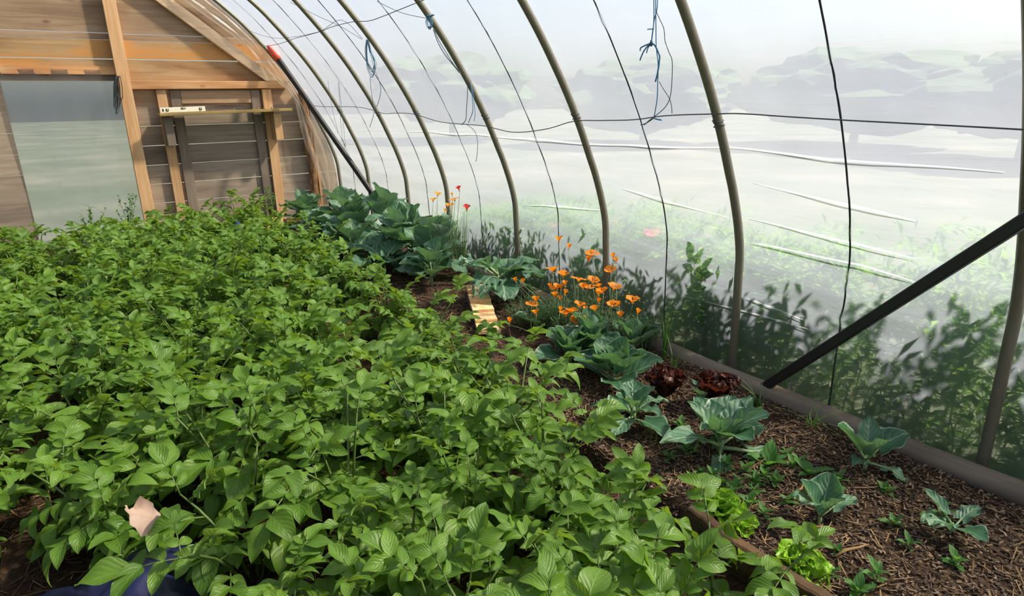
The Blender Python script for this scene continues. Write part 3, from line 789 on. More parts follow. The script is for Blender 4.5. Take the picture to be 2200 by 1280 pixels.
for k in range(8):
    r = random.Random(k*13+1)
    LEAFLETS.append(leaflet_mb(1.0, r.uniform(.25, .34), r.uniform(.15, .6), r.uniform(.3, 1.3), r.uniform(-.6, .6), r.uniform(.3, .9), k, 9, 4))
LEAFLET_ME = [m.mesh('leaflet', M['potato']) for m in LEAFLETS]
LEAFV = []
def make_leaf_variant(seed):
    r = random.Random(seed); L = r.uniform(.13, .19); bend = r.uniform(.2, .9); npair = 3
    def at(s): a = bend*s; return Vector((0, L*math.sin(a)/bend, -L*(1-math.cos(a))/bend)), a
    rac = MB(); rac.tube([at(s)[0] for s in (0, .25, .5, .75, 1)], [.0035, .003, .0026, .0022, .0016], 5, 0)
    items = []
    p, a = at(1.0); sz = r.uniform(.115, .15)
    items.append((r.randrange(8), Matrix.Translation(p) @ Matrix.Rotation(-a+r.uniform(-.1, .3), 4, 'X') @ Matrix.Rotation(r.uniform(-.3, .3), 4, 'Y') @ Matrix.Scale(sz, 4)))
    for q in range(npair):
        s = 0.88 - q*0.30 + r.uniform(-.03, .03)
        for sd_ in (-1, 1):
            p, a = at(s); sz = r.uniform(.088, .125)*(1-.18*q)
            items.append((r.randrange(8), Matrix.Translation(p) @ Matrix.Rotation(-a, 4, 'X') @ Matrix.Rotation(-sd_*r.uniform(.8, 1.2), 4, 'Z') @ Matrix.Rotation(r.uniform(-.35, .35), 4, 'Y') @ Matrix.Rotation(r.uniform(-.2, .35), 4, 'X') @ Matrix.Scale(sz, 4)))
    full = MB(); full.add(rac, Matrix.Identity(4)); full.m = [1]*len(full.f)
    for li, mt in items: full.add(LEAFLETS[li], mt)
    return rac.mesh('leaf', M['potato_stem']), items, full.mesh('leaf', [M['potato'], M['potato_stem']])
LEAFV = [make_leaf_variant(40+k) for k in range(12)]

def frame_at(p, az, el, rollv=0.0):
    """local +Y leaves the stem towards azimuth az, raised by el"""
    return Matrix.Translation(p) @ Matrix.Rotation(az, 4, 'Z') @ Matrix.Rotation(el, 4, 'X') @ Matrix.Rotation(rollv, 4, 'Y')

def potato(x, y, size, seed, near, label, group):
    r = random.Random(seed)
    t = empty('potato_plant', (x, y, bed_h(x, y)-0.005)); tag(t, label, 'potato plant', group)
    ns = r.choice([4, 5, 5])
    a0 = r.uniform(0, 6)
    for s in range(ns):
        az = a0 + 2*PI*s/ns + r.uniform(-.4, .4); lean = r.uniform(.08, .5); Ls = size*r.uniform(.78, 1.08)
        base = Vector((0.05*math.sin(-az)*r.random(), 0.05*math.cos(az)*r.random(), 0))
        dirh = Vector((-math.sin(az), math.cos(az), 0)); path = []
        for k in range(6):
            q = k/5; b = lean*(0.55+0.75*q)
            path.append(base + dirh*(Ls*q*math.sin(b)) + Vector((0, 0, Ls*q*math.cos(b))))
        mb = MB(); mb.tube(path, [.0075, .0068, .006, .0052, .0045, .003], 5)
        link('stem', mb.mesh('stem', M['potato_stem']), t)
        nl = r.choice([6, 7, 7]); la = r.uniform(0, 6)
        for k in range(nl):
            q = 0.22 + 0.78*(k+r.uniform(-.2, .2))/(nl-1); q = min(1.0, max(.15, q)); fi = q*5; i0 = min(4, int(fi)); p = path[i0].lerp(path[i0+1], fi-i0)
            la += 2.4 + r.uniform(-.3, .3)
            top_ = k >= nl-2
            el = r.uniform(.65, 1.2) if top_ else r.uniform(-.05, .5)
            sc = (r.uniform(.62, .85) if top_ else r.uniform(.8, 1.15))*(0.8+0.45*size/0.5*0.5)
            mt = frame_at(p, la, el, r.uniform(-.25, .25)) @ Matrix.Scale(sc, 4)
            rac, items, full = LEAFV[r.randrange(12)]
            if near:
                lf = link('leaf', rac, t, mt)
                for li, im in items: link('leaflet', LEAFLET_ME[li], lf, im)
            else: link('leaf', full, t, mt)
    return t

WORDS = 'first second third fourth fifth sixth seventh eighth ninth tenth eleventh twelfth thirteenth fourteenth fifteenth sixteenth seventeenth eighteenth nineteenth twentieth twenty-first twenty-second twenty-third twenty-fourth twenty-fifth'.split()
ROWS = [(1.40, 0.95), (1.02, 0.92), (0.64, 0.95), (0.26, 1.25)]
seed = 1000
for ri, (rx, y0) in enumerate(ROWS):
    y = y0; k = 0
    while y < 8.35:
        seed += 1; r = random.Random(seed)
        px, py = rx+r.uniform(-.07, .07), y+r.uniform(-.06, .06)
        size = r.uniform(.35, .55)
        if ri == 0 and y < 1.75: px -= 0.10; size *= .9
        elif ri == 0: px += 0.05 if y < 3.1 else 0.13
        if ri == 0: size *= 1.0
        if y > 7.2: size *= 0.95
        rowname = ('row beside the brassica bed', 'second row from the brassica bed', 'third row from the brassica bed', 'row along the left path')[ri]
        zone = 'large leafy' if y < 2.75 else ('bushy green' if y < 5.4 else 'small looking')
        lab, g = '%s potato plant, %s from the camera in the %s' % (zone, WORDS[k], rowname), 'potato plants of the main bed'
        skip = (ri == 3 and y < 1.75) or (ri == 0 and (4.2 < y < 4.5)) or (ri == 0 and 2.25 < y < 2.5)
        if not skip: potato(px, py, size, seed, y < 2.75, lab, g); k += 1
        y += 0.40*r.uniform(.9, 1.1)
potato(0.38, 1.52, .40, 4242, True, 'low leafy potato plant at the bottom edge right of the blue sheet', 'potato plants of the main bed')
for ri, (rx, y0) in enumerate([(-0.14, 2.48), (-0.66, 2.75), (-1.15, 3.3)]):
    y = y0; k = 0
    while y < 8.0:
        seed += 1; r = random.Random(seed)
        potato(rx+r.uniform(-.07, .07), y+r.uniform(-.06, .06), r.uniform(.36, .48), seed, False, 'potato plant left of the path, %s from the camera in the %s' % (WORDS[k], ('row edging the path', 'middle left row', 'outer left row')[ri]), 'potato plants left of the path')
        y += 0.37; k += 1

# ------------------------------------------------------------------ brassicas
def brass_mb(Wd, pet, cup, droop, wav, seed, base_t=0.75, nu=12, nv=8, holes=0.0, frill=7.0, pr=0.03, ptl=1.0):
    r = random.Random(seed); ph = r.uniform(0, 6)
    pts = []; uvs = []
    tot = 1.0
    def spine(s):
        # s from 0 (foot of the stalk) to 1 (tip): bends over by droop in the blade
        if s < 0: s = 0
        a = droop*max(0, s-0.15)
        return Vector((0, math.sin(a)/max(droop, 1e-3) + min(s, .15), -(1-math.cos(a))/max(droop, 1e-3)))
    for i in range(nu+1):
        u = i/nu; s = pet + (1-pet)*u
        w = Wd*max(0.0, math.sin(PI*min(0.97, (0.06+0.94*u)**base_t)))**0.62
        if i == nu: w *= 0.55
        w *= 1+0.06*math.sin(u*11+ph)
        c = spine(s); row = []; uv = []
        for j in range(nv+1):
            v = -1+2*j/nv
            x = v*w; z = cup*w*v*v + wav*(0.05*math.sin(frill*u*2+ph+(2.1 if v > 0 else 0)) + 0.03*math.sin(frill*3.3*u+v*3))*abs(v)**1.5
            row.append((x, c.y + 0.03*wav*math.sin(v*frill+ph)*u*u - (0.10*abs(v)**2 if i == 0 else 0), c.z+z)); uv.append((u, j/nv))
        pts.append(row); uvs.append(uv)
    mb = MB()
    hs = set()
    if holes:
        for i in range(nu):
            for j in range(nv):
                if r.random() < holes and (j not in (nv//2, nv//2-1)): hs.add((i, j))
    mb.quadgrid(pts, uvs, 0, (lambda i, j: (i, j) in hs) if hs else None)
    st = MB(); path = [spine(s)+Vector((0, 0, -0.012)) for s in (0, pet*.5, pet, pet+(1-pet)*.3, pet+(1-pet)*.6)]
    st.tube(path, [pr, pr*.85, pr*.7, pr*.45, pr*.2], 6, 1)
    mb.add(st, Matrix.Identity(4))
    return mb
def blob_leafset(mat, params, n0=0):
    return [brass_mb(seed=n0+i, **p).mesh('leaf', [M[mat], M['kale_stem']]) for i, p in enumerate(params)]
KALE = blob_leafset('kale', [dict(Wd=.36, pet=.30, cup=.25, droop=.7, wav=.7), dict(Wd=.40, pet=.28, cup=.4, droop=.4, wav=.8), dict(Wd=.33, pet=.34, cup=.1, droop=1.3, wav=.7),
    dict(Wd=.37, pet=.28, cup=.3, droop=1.0, wav=1.1, holes=.03), dict(Wd=.40, pet=.26, cup=.45, droop=.25, wav=.5)])
HOLED = blob_leafset('kale', [dict(Wd=.30, pet=.25, cup=-.1, droop=1.5, wav=1.6, holes=.2, nu=16, nv=12), dict(Wd=.32, pet=.25, cup=.2, droop=1.1, wav=1.8, holes=.12, nu=16, nv=12)], 30)
CABB = blob_leafset('cabbage', [dict(Wd=.40, pet=.24, cup=.45, droop=.3, wav=.35), dict(Wd=.36, pet=.28, cup=.6, droop=.15, wav=.3), dict(Wd=.42, pet=.22, cup=.3, droop=.55, wav=.5), dict(Wd=.34, pet=.3, cup=.35, droop=.7, wav=.5)], 60)
LONG = blob_leafset('kale', [dict(Wd=.20, pet=.30, cup=.3, droop=.8, wav=.8), dict(Wd=.22, pet=.28, cup=.5, droop=.4, wav=.6), dict(Wd=.17, pet=.35, cup=.2, droop=1.2, wav=1.0)], 90)

def brassica(name, loc, leaves, label, cat, stem_h=0.1, stem_r=0.016, group=None):
    """leaves: list of (mesh, azimuth deg from +Y towards -X, elevation deg, length, roll deg, height on the stem)"""
    t = empty(name, (loc[0], loc[1], bed_h(loc[0], loc[1])-0.008)); tag(t, label, cat, group)
    mb = MB(); mb.tube([(0, 0, -0.01), (0.004, 0.0, stem_h*.5), (0, 0.004, stem_h)], [stem_r, stem_r*.9, stem_r*.6], 7)
    link('stem', mb.mesh('stem', M['kale_stem']), t)
    for me, az, el, L, ro, h in leaves:
        link('leaf', me, t, frame_at(Vector((0, 0, h)), math.radians(az), math.radians(el), math.radians(ro)) @ Matrix.Scale(L, 4))
    return t
def auto(meshes, n, L, seed, h, el=(15, 75), jit=1.0):
    r = random.Random(seed); out = []; a = r.uniform(0, 360)
    for k in range(n):
        f = k/max(1, n-1); a += 137.5+r.uniform(-18, 18)*jit
        out.append((r.choice(meshes), a, el[0]+(el[1]-el[0])*f+r.uniform(-8, 8), L*(1.0-.35*f)*r.uniform(.85, 1.12), r.uniform(-12, 12), h*(0.35+0.65*f)))
    return out
# the far stand of brassicas
brassica('brassica_plant', (2.20, 8.05), auto(KALE, 11, .46, 1, .2), 'dark brassica nearest the plank wall, below the bark pole', 'brassica', .18)
brassica('brassica_plant', (2.42, 7.2), auto(KALE, 14, .50, 2, .3), 'broad leaved brassica under the far black brace foot', 'brassica', .25)
brassica('brassica_plant', (2.25, 6.55), auto(KALE, 14, .50, 3, .3), 'big dark brassica second from the wall, beside the potatoes', 'brassica', .26)
brassica('brassica_plant', (2.46, 6.15), auto(KALE, 13, .48, 4, .46, (5, 80)), 'tallest brassica of the far stand, against the film', 'brassica', .5)
brassica('brassica_plant', (2.35, 5.55), auto(KALE, 12, .42, 5, .36, (0, 78)), 'brassica with ragged yellowing middle leaves in the far stand', 'brassica', .4)
brassica('brassica_plant', (2.45, 5.0), auto(KALE, 10, .44, 6, .26, (15, 72)) + [(KALE[4], 150, 55, .44, 0, .2), (KALE[1], 170, 62, .46, 10, .24), (KALE[4], 195, 58, .42, -8, .22)], 'brassica with upright round leaves below the red poppies', 'brassica', .28)
brassica('brassica_plant', (2.12, 5.35), [(KALE[4], 165, 20, .42, -10, .1), (KALE[1], 100, 8, .44, 0, .1), (KALE[2], 230, 25, .36, 0, .1), (KALE[0], 20, 40, .3, 0, .12), (KALE[0], 300, 40, .34, 0, .12)], 'low brassica with one big round leaf towards the path', 'brassica', .12)
brassica('brassica_plant', (2.10, 6.05), auto(KALE, 10, .44, 21, .18, (10, 65)), 'spreading brassica at the path edge of the far stand', 'brassica', .2)
brassica('brassica_plant', (2.50, 5.55), auto(KALE, 11, .44, 22, .34, (10, 76)), 'brassica behind the far stand, right below the far poppies', 'brassica', .36)
brassica('brassica_plant', (2.12, 7.35), auto(KALE, 9, .42, 23, .14, (12, 68)), 'low brassica beside the far potatoes near the plank wall', 'brassica', .16)
brassica('brassica_plant', (2.28, 4.72), auto(KALE, 9, .36, 24, .2, (25, 70)), 'brassica with upright leaves at the near end of the far stand', 'brassica', .22)
# mid stand
brassica('brassica_plant', (2.52, 4.02), [(HOLED[0], 130, 28, .44, -5, .2), (HOLED[1], 95, 45, .42, 10, .24), (KALE[3], 200, 42, .36, 0, .2), (KALE[2], 250, 48, .38, 0, .2), (HOLED[1], 215, 30, .40, 10, .2), (KALE[2], 160, 20, .4, -10, .18),
    (KALE[2], 40, 45, .34, 0, .2), (KALE[3], 300, 30, .36, 0, .2), (KALE[2], 265, 12, .36, 0, .14)], 'brassica with ragged holed leaves above the lapped board', 'brassica', .28)
brassica('cabbage_plant', (2.40, 3.28), auto(CABB, 6, .22, 9, .06, (30, 75)), 'small round leaved cabbage between lapped board and poppies', 'cabbage', .08, .01)
brassica('cabbage_plant', (2.38, 2.74), auto(CABB, 15, .28, 10, .10, (26, 84)), 'full cabbage with cupped leaves just below the orange poppies', 'cabbage', .1)
brassica('cabbage_plant', (2.20, 2.72), auto(CABB, 11, .27, 11, .08, (20, 76)), 'cabbage at the potato edge left of the fuller cabbage', 'cabbage', .09)
brassica('cabbage_plant', (2.62, 2.62), auto(CABB, 10, .25, 12, .08, (25, 76)), 'bluish cabbage close to the film right of the poppies', 'cabbage', .09)
brassica('cabbage_plant', (2.22, 2.36), auto(CABB, 14, .29, 13, .10, (24, 82)), 'cabbage with pale veined leaves in front of the red lettuce', 'cabbage', .11)
brassica('brassica_plant', (2.00, 1.98), auto(LONG+CABB[2:], 10, .25, 14, .10, (8, 66)), 'brassica with long floppy leaves over the bare soil', 'brassica', .13)
# near right
brassica('brassica_plant', (2.13, 1.56), [(LONG[0], 80, 32, .34, 0, .05), (LONG[1], 120, 60, .24, 10, .07), (CABB[3], 160, 42, .24, 0, .08), (LONG[1], 205, 58, .25, 0, .08), (LONG[0], 100, 50, .22, 0, .08), (CABB[3], 235, 46, .24, 0, .08),
    (LONG[1], 275, 40, .27, 0, .07), (CABB[2], 300, 42, .25, 0, .07), (CABB[3], 262, 22, .26, 0, .05), (LONG[2], 222, 2, .36, 10, .04), (LONG[1], 20, 50, .22, 0, .07), (CABB[3], 345, 46, .24, 0, .07), (LONG[2], 130, 12, .22, 0, .03)],
    'cabbage with broad upright leaves in front of the black brace foot', 'cabbage', .14)
brassica('brassica_plant', (2.52, 1.12), [(CABB[0], 60, 55, .22, 0, .06), (LONG[1], 150, 62, .20, 0, .06), (CABB[3], 250, 42, .22, 0, .06), (LONG[0], 100, 35, .17, 0, .05), (LONG[2], 200, 5, .20, 0, .05), (LONG[1], 300, 50, .2, 0, .06)],
    'young brassica beside the grey sill timber at right', 'brassica', .07, .009)
brassica('brassica_plant', (2.02, 1.02), [(HOLED[1], 70, 62, .17, 0, .05), (CABB[0], 20, 60, .14, 0, .06), (CABB[1], 290, 48, .16, 0, .06), (LONG[1], 160, 62, .17, 0, .05), (LONG[0], 262, 20, .2, 0, .05)],
    'small brassica seedling alone on the bark mulch', 'brassica', .07, .007)
brassica('brassica_plant', (2.36, 0.72), [(HOLED[1], 70, 42, .16, 0, .03), (LONG[1], 10, 50, .15, 0, .04), (CABB[3], 150, 35, .15, 0, .03), (LONG[0], 260, 35, .15, 0, .03)], 'small ragged brassica at the right edge of the mulch', 'brassica', .05, .006)
brassica('brassica_plant', (2.38, 1.86), [(LONG[1], 100, 60, .17, 0, .03), (LONG[0], 200, 50, .16, 0, .03), (CABB[3], 300, 50, .15, 0, .04), (LONG[1], 20, 65, .14, 0, .04)], 'narrow leaved seedling between cabbage and red lettuce', 'brassica', .05, .006)

# ------------------------------------------------------------------ lettuces
def lett(mat, n0, tip):
    return [brass_mb(Wd=.5, pet=.12, cup=.6, droop=tip, wav=2.6, seed=n0, base_t=1.25, nu=12, nv=12, frill=9.0, pr=.02).mesh('leaf', [M[mat], M[mat]]),
            brass_mb(Wd=.45, pet=.12, cup=.7, droop=tip*1.5, wav=3.2, seed=n0+1, base_t=1.3, nu=12, nv=12, frill=11.0).mesh('leaf', [M[mat], M[mat]])]
LR = lett('lettuce_red', 200, .25); LG = lett('lettuce_green', 220, .5)
for (px, py, L, n, set_, lab, s) in ((1425, 862, .175, 18, LR, 'dark red lettuce right of the cabbages', 1), (1530, 880, .175, 18, LR, 'dark red lettuce beside the nearest hoop foot', 2),
        (1548, 1118, .105, 16, LG, 'bright green frilly lettuce behind the bed board', 3), (1712, 1232, .105, 16, LG, 'bright green frilly lettuce nearest the bottom edge', 4)):
    p = on_ground(px, py, 0.07)
    t = brassica('lettuce', (p[0], p[1]), auto(set_, n, L, 300+s, .05, (46, 92) if s < 3 else (15, 85)), lab, 'lettuce', .06, .008)
p = on_ground(1592, 1140, 0.07)
brassica('lettuce', (p[0], p[1]), auto(LG, 8, .075, 309, .02, (15, 75)), 'small green lettuce tuft right of the frilly lettuce', 'lettuce', .03, .006)

# ------------------------------------------------------------------ poppies
def petal_mb(open_, seed, wav=0.3):
    r = random.Random(seed); pts = []; uvs = []; nu, nv = 5, 5
    for i in range(nu+1):
        u = i/nu; row = []; uv = []
        half = (0.10+0.55*u**0.8)*(1 if i < nu else .93)
        ang = open_*(0.35+0.65*u)           # angle from vertical
        rr = 0.06+0.95*u*math.sin(ang) ; hh = 0.95*u*math.cos(ang)
        for j in range(nv+1):
            v = -1+2*j/nv; th = v*min(1.05, 0.95)*0.85*(half/0.6 if u > .2 else .6)
            rad = rr + 0.05*u*math.cos(v*7+seed)*wav
            # cup: keep the petal wrapped round the axis when closed, flatter when open
            x = rad*math.sin(th) + (1-math.exp(-3*0))*0; y = rad*math.cos(th)
            row.append((x, y, hh*(1-0.10*v*v*u) + 0.06*wav*math.sin(v*5+seed)*u)); uv.append((u, (v+1)/2))
        pts.append(row); uvs.append(uv)
    mb = MB(); mb.quadgrid(pts, uvs); return mb
OPEN = {'closed': 0.36, 'cup': 0.55, 'open': 0.82, 'wide': 1.15}
PET = {(k, c): petal_mb(o, i, .4 if k in ('closed', 'cup') else 1.0).mesh('petal', M[c]) for i, (k, o) in enumerate(OPEN.items()) for c in ('orange', 'yellow', 'red', 'pink')}
mbc = MB(); mbc.tube([(0, 0, -.12), (0, 0, 0), (0, 0, .06)], [0.05, 0.16, 0.09], 7); RECEP = mbc.mesh('flower_base', M['poppy_stem'])
mbc = MB()
for k in range(10):
    a = k*0.63; mbc.tube([(0, 0, .05), (.06*math.cos(a), .06*math.sin(a), .35)], [.018, .012], 4)
STAM = mbc.mesh('stamens', M['yellow'])
def poppy(pt, foot, kind, col, size, tilt, az, label, cat='poppy', group='orange poppies by the film'):
    t = empty('poppy', (foot[0], foot[1], bed_h(*foot[:2])-0.005)); tag(t, label, cat, group)
    top_ = Vector(pt)-t.location
    ax = Vector((math.sin(tilt)*math.cos(az), math.sin(tilt)*math.sin(az), math.cos(tilt)))
    c1 = top_-ax*size*0.12; path = []
    for k in range(8):
        s = k/7; m = Vector((0, 0, 0)).lerp(c1, s); bow = math.sin(PI*s)
        path.append(Vector((c1.x*(s**1.5), c1.y*(s**1.5), c1.z*s)) - ax*0.0 + Vector((.008*bow*math.cos(az*3), .008*bow*math.sin(az*3), 0)))
    mb = MB(); mb.tube(path, [.0028]*5+[.0024]*3, 5); link('stem', mb.mesh('stem', M['poppy_stem']), t)
    q = ax.to_track_quat('Z', 'Y').to_matrix().to_4x4()
    base = Matrix.Translation(top_) @ q @ Matrix.Rotation(az*1.7, 4, 'Z') @ Matrix.Scale(size*0.62, 4)
    link('flower_base', RECEP, t, base)
    if kind in ('open', 'wide', 'cup'): link('stamens', STAM, t, base)
    for k in range(4):
        link('petal', PET[(kind, col)], t, base @ Matrix.Rotation(k*PI/2, 4, 'Z') @ Matrix.Scale(1.0 if k % 2 else 0.93, 4))
    return t
zp = lambda u, v: (1070+u/5.121, 480+v/5.121)
FL = [(672, 185, 'cup', 3.3), (778, 265, 'closed', 3.3), (1035, 335, 'wide', 3.1), (995, 408, 'closed', 3.1), (1268, 375, 'closed', 2.95), (1303, 418, 'closed', 2.9), (1240, 530, 'open', 2.9), (605, 525, 'open', 3.2),
      (715, 575, 'open', 3.2), (885, 620, 'wide', 3.05), (1040, 640, 'open', 3.1), (200, 630, 'closed', 3.55), (273, 645, 'closed', 3.5), (575, 700, 'closed', 3.3), (737, 678, 'closed', 3.25), (692, 710, 'closed', 3.2), (648, 715, 'cup', 3.3),
      (610, 738, 'cup', 3.3), (733, 772, 'closed', 3.2), (625, 800, 'cup', 3.15), (690, 838, 'closed', 3.25), (932, 705, 'cup', 3.1), (1020, 702, 'wide', 3.15), (1108, 700, 'closed', 3.05), (1155, 755, 'open', 3.0), (1105, 775, 'cup', 3.05),
      (1268, 715, 'open', 2.85), (1112, 862, 'closed', 3.0), (895, 905, 'open', 2.95), (1255, 905, 'open', 2.8), (1328, 900, 'closed', 2.78), (1480, 860, 'open', 2.65), (1532, 985, 'closed', 2.6), (1355, 1020, 'cup', 2.7), (1065, 965, 'cup', 2.85),
      (968, 950, 'closed', 2.9), (680, 960, 'closed', 3.05), (745, 1005, 'open', 2.95), (815, 980, 'open', 2.95), (890, 1035, 'wide', 2.8), (850, 1085, 'open', 2.8), (420, 850, 'cup', 3.25), (370, 890, 'wide', 3.25), (420, 992, 'cup', 3.15), (125, 1082, 'closed', 3.3)]
FL.sort(key=lambda f: f[0])
DESC = {'closed': 'half closed orange poppy', 'cup': 'cup shaped orange poppy', 'open': 'open orange poppy', 'wide': 'wide open orange poppy'}
NUM = lambda n: ['%s' % w for w in ('first second third fourth fifth sixth seventh eighth ninth tenth eleventh twelfth thirteenth fourteenth fifteenth sixteenth seventeenth eighteenth nineteenth twentieth').split()][n]
cnt = {k: 0 for k in DESC}
for i, (u, v, kind, Y) in enumerate(FL):
    r = random.Random(500+i); p = on_y(*zp(u, v+18), Y)
    if p[0] > 2.86: p = on_x(*zp(u, v+18), 2.84)
    if p[2] < 0.12: p = on_ground(*zp(u, v+18), 0.14)
    fx = min(2.72, p[0]+r.uniform(-.03, .05)); fy = p[1]+r.uniform(-.08, .08)
    if u < 300: fx += .12; fy -= .18
    lab = '%s, %s of its shape from the left in the near clump' % (DESC[kind], NUM(cnt[kind])); cnt[kind] += 1
    poppy(p, (fx, fy), kind, 'orange', {'closed': .074, 'cup': .082, 'open': .09, 'wide': .088}[kind]*r.uniform(.9, 1.1), r.uniform(.05, .35), r.uniform(0, 6), lab)
z4 = lambda u, v: (560+u/3.657, 350+v/3.657)
for i, (u, v, kind, col, sz, lab) in enumerate([(1390, 245, 'open', 'yellow', .085, 'amber poppy topmost in the far clump'), (1355, 290, 'open', 'yellow', .08, 'amber poppy leftmost in the far clump'), (1525, 285, 'wide', 'yellow', .09, 'wide amber poppy in front of the fourth hoop'),
        (1505, 335, 'cup', 'yellow', .07, 'small amber poppy low on the fourth hoop'), (1465, 335, 'cup', 'yellow', .07, 'small amber poppy left of the fourth hoop'), (1445, 378, 'closed', 'yellow', .07, 'lowest amber poppy in the far clump'), (1505, 250, 'closed', 'yellow', .06, 'half closed amber poppy against the fourth hoop'),
        (1562, 208, 'cup', 'red', .085, 'red poppy standing highest by the fourth hoop'), (1620, 362, 'cup', 'red', .1, 'red poppy just above the round brassica leaf')]):
    p = on_x(*z4(u, v+12), 2.70); poppy(p, (2.66, p[1]+.03), kind, col, sz, .25, i*1.3, lab, 'poppy', 'far poppies')
# feathery foliage under the poppies
def feathery(name, loc, rad, h, n, seed, label, mat='feather', cat='foliage'):
    r = random.Random(seed); mb = MB()
    for k in range(n):
        a = r.uniform(0, 6.28); q = rad*math.sqrt(r.random()); bx, by = q*math.cos(a), q*math.sin(a)
        hh = h*r.uniform(.5, 1.0); lx, ly = r.uniform(-.07, .07), r.uniform(-.07, .07)
        pth = [Vector((bx, by, 0)), Vector((bx+lx*.4, by+ly*.4, hh*.5)), Vector((bx+lx, by+ly, hh))]
        mb.tube(pth, [.002, .0016, .001], 3, cap=False)
        for m in range(9):
            s = .3+.7*m/8; c = pth[0].lerp(pth[2], s); a2 = r.uniform(0, 6.28); l = r.uniform(.02, .045)
            d = Vector((math.cos(a2), math.sin(a2), r.uniform(.1, .9)))*l; w = Vector((-d.y, d.x, 0)).normalized()*.003
            b0 = len(mb.v); mb.v += [tuple(c-w), tuple(c+w), tuple(c+d)]; mb.f.append((b0, b0+1, b0+2)); mb.m.append(0); mb.uv += [(0, 0), (1, 0), (.5, 1)]
    o = link(name, mb.mesh(name, M[mat], False)); o.location = (loc[0], loc[1], bed_h(*loc)-0.004)
    tag(o, label, cat); return o
feathery('poppy_foliage', (2.58, 3.10), .22, .24, 190, 1, 'feathery grey green foliage under the middle of the poppy clump')
feathery('poppy_foliage', (2.50, 3.45), .20, .20, 150, 2, 'feathery foliage at the left end of the poppy clump')
feathery('poppy_foliage', (2.68, 2.72), .16, .22, 130, 3, 'feathery foliage at the film end of the poppy clump')
feathery('poppy_foliage', (2.66, 5.25), .22, .5, 160, 4, 'feathery stems under the far red and amber poppies')

# ------------------------------------------------------------------ small plants
def blades(name, loc, n, h, spread, seed, label, mat='grass', w=.005, cat='grass'):
    r = random.Random(seed); mb = MB()
    for k in range(n):
        a = r.uniform(0, 6.28); hh = h*r.uniform(.55, 1); l = spread*r.uniform(.2, 1); bx, by = r.uniform(-.02, .02), r.uniform(-.02, .02); pts = []; uvs = []
        d = Vector((math.cos(a), math.sin(a), 0)); sd_ = Vector((-d.y, d.x, 0))
        for i in range(6):
            s = i/5; c = Vector((bx, by, 0)) + d*l*s*s + Vector((0, 0, hh*(s-.25*s*s*(l/h))))
            ww = w*(1-s)+.0006; pts.append([c-sd_*ww, c+sd_*ww]); uvs.append([(s, 0), (s, 1)])
        mb.quadgrid(pts, uvs)
    o = link(name, mb.mesh(name, M[mat])); o.location = (loc[0], loc[1], bed_h(*loc)-.004); tag(o, label, cat); return o
blades('grass_tuft', (2.72, 4.92), 11, .62, .1, 1, 'tall green grass stems right of the far red poppies', w=.006)
blades('grass_tuft', (2.62, 2.28), 8, .22, .14, 2, 'grass blades behind the left red lettuce')
blades('grass_tuft', (2.72, 2.45), 9, .34, .08, 3, 'upright dark blades at the right of the poppy clump', w=.008)
blades('grass_tuft', (2.66, 1.75), 10, .16, .16, 4, 'short grass tuft at the black brace foot')
blades('grass_tuft', (2.66, 1.45), 14, .2, .3, 5, 'thin arching grass over the sill timber', w=.002)
blades('grass_tuft', (2.74, 1.35), 6, .14, .06, 6, 'small dark grass shoots on the sill timber', w=.004)
SMALL = leaflet_mb(1.0, .26, .2, .5, .1, .4, 3).mesh('leaf', M['weed'])
OVAL = leaflet_mb(1.0, .2, .25, .6, .1, .4, 4).mesh('leaf', M['weed'])
def rosette(name, loc, n, L, seed, label, el=(5, 60), me=None, cat='weed', group=None, stem=0.0):
    r = random.Random(seed); t = empty(name, (loc[0], loc[1], bed_h(*loc)-.003)); tag(t, label, cat, group); a = r.uniform(0, 6)
    if stem:
        mb = MB(); mb.tube([(0, 0, 0), (.01, 0, stem*.5), (0, .01, stem)], [.004, .003, .002], 5); link('stem', mb.mesh('stem', M['potato_stem']), t)
    for k in range(n):
        a += 2.4; f = k/max(1, n-1)
        link('leaf', me or SMALL, t, frame_at(Vector((0, 0, stem*f)), a, math.radians(el[0]+(el[1]-el[0])*f+r.uniform(-8, 8)), 0) @ Matrix.Scale(L*r.uniform(.7, 1.1), 4))
    return t
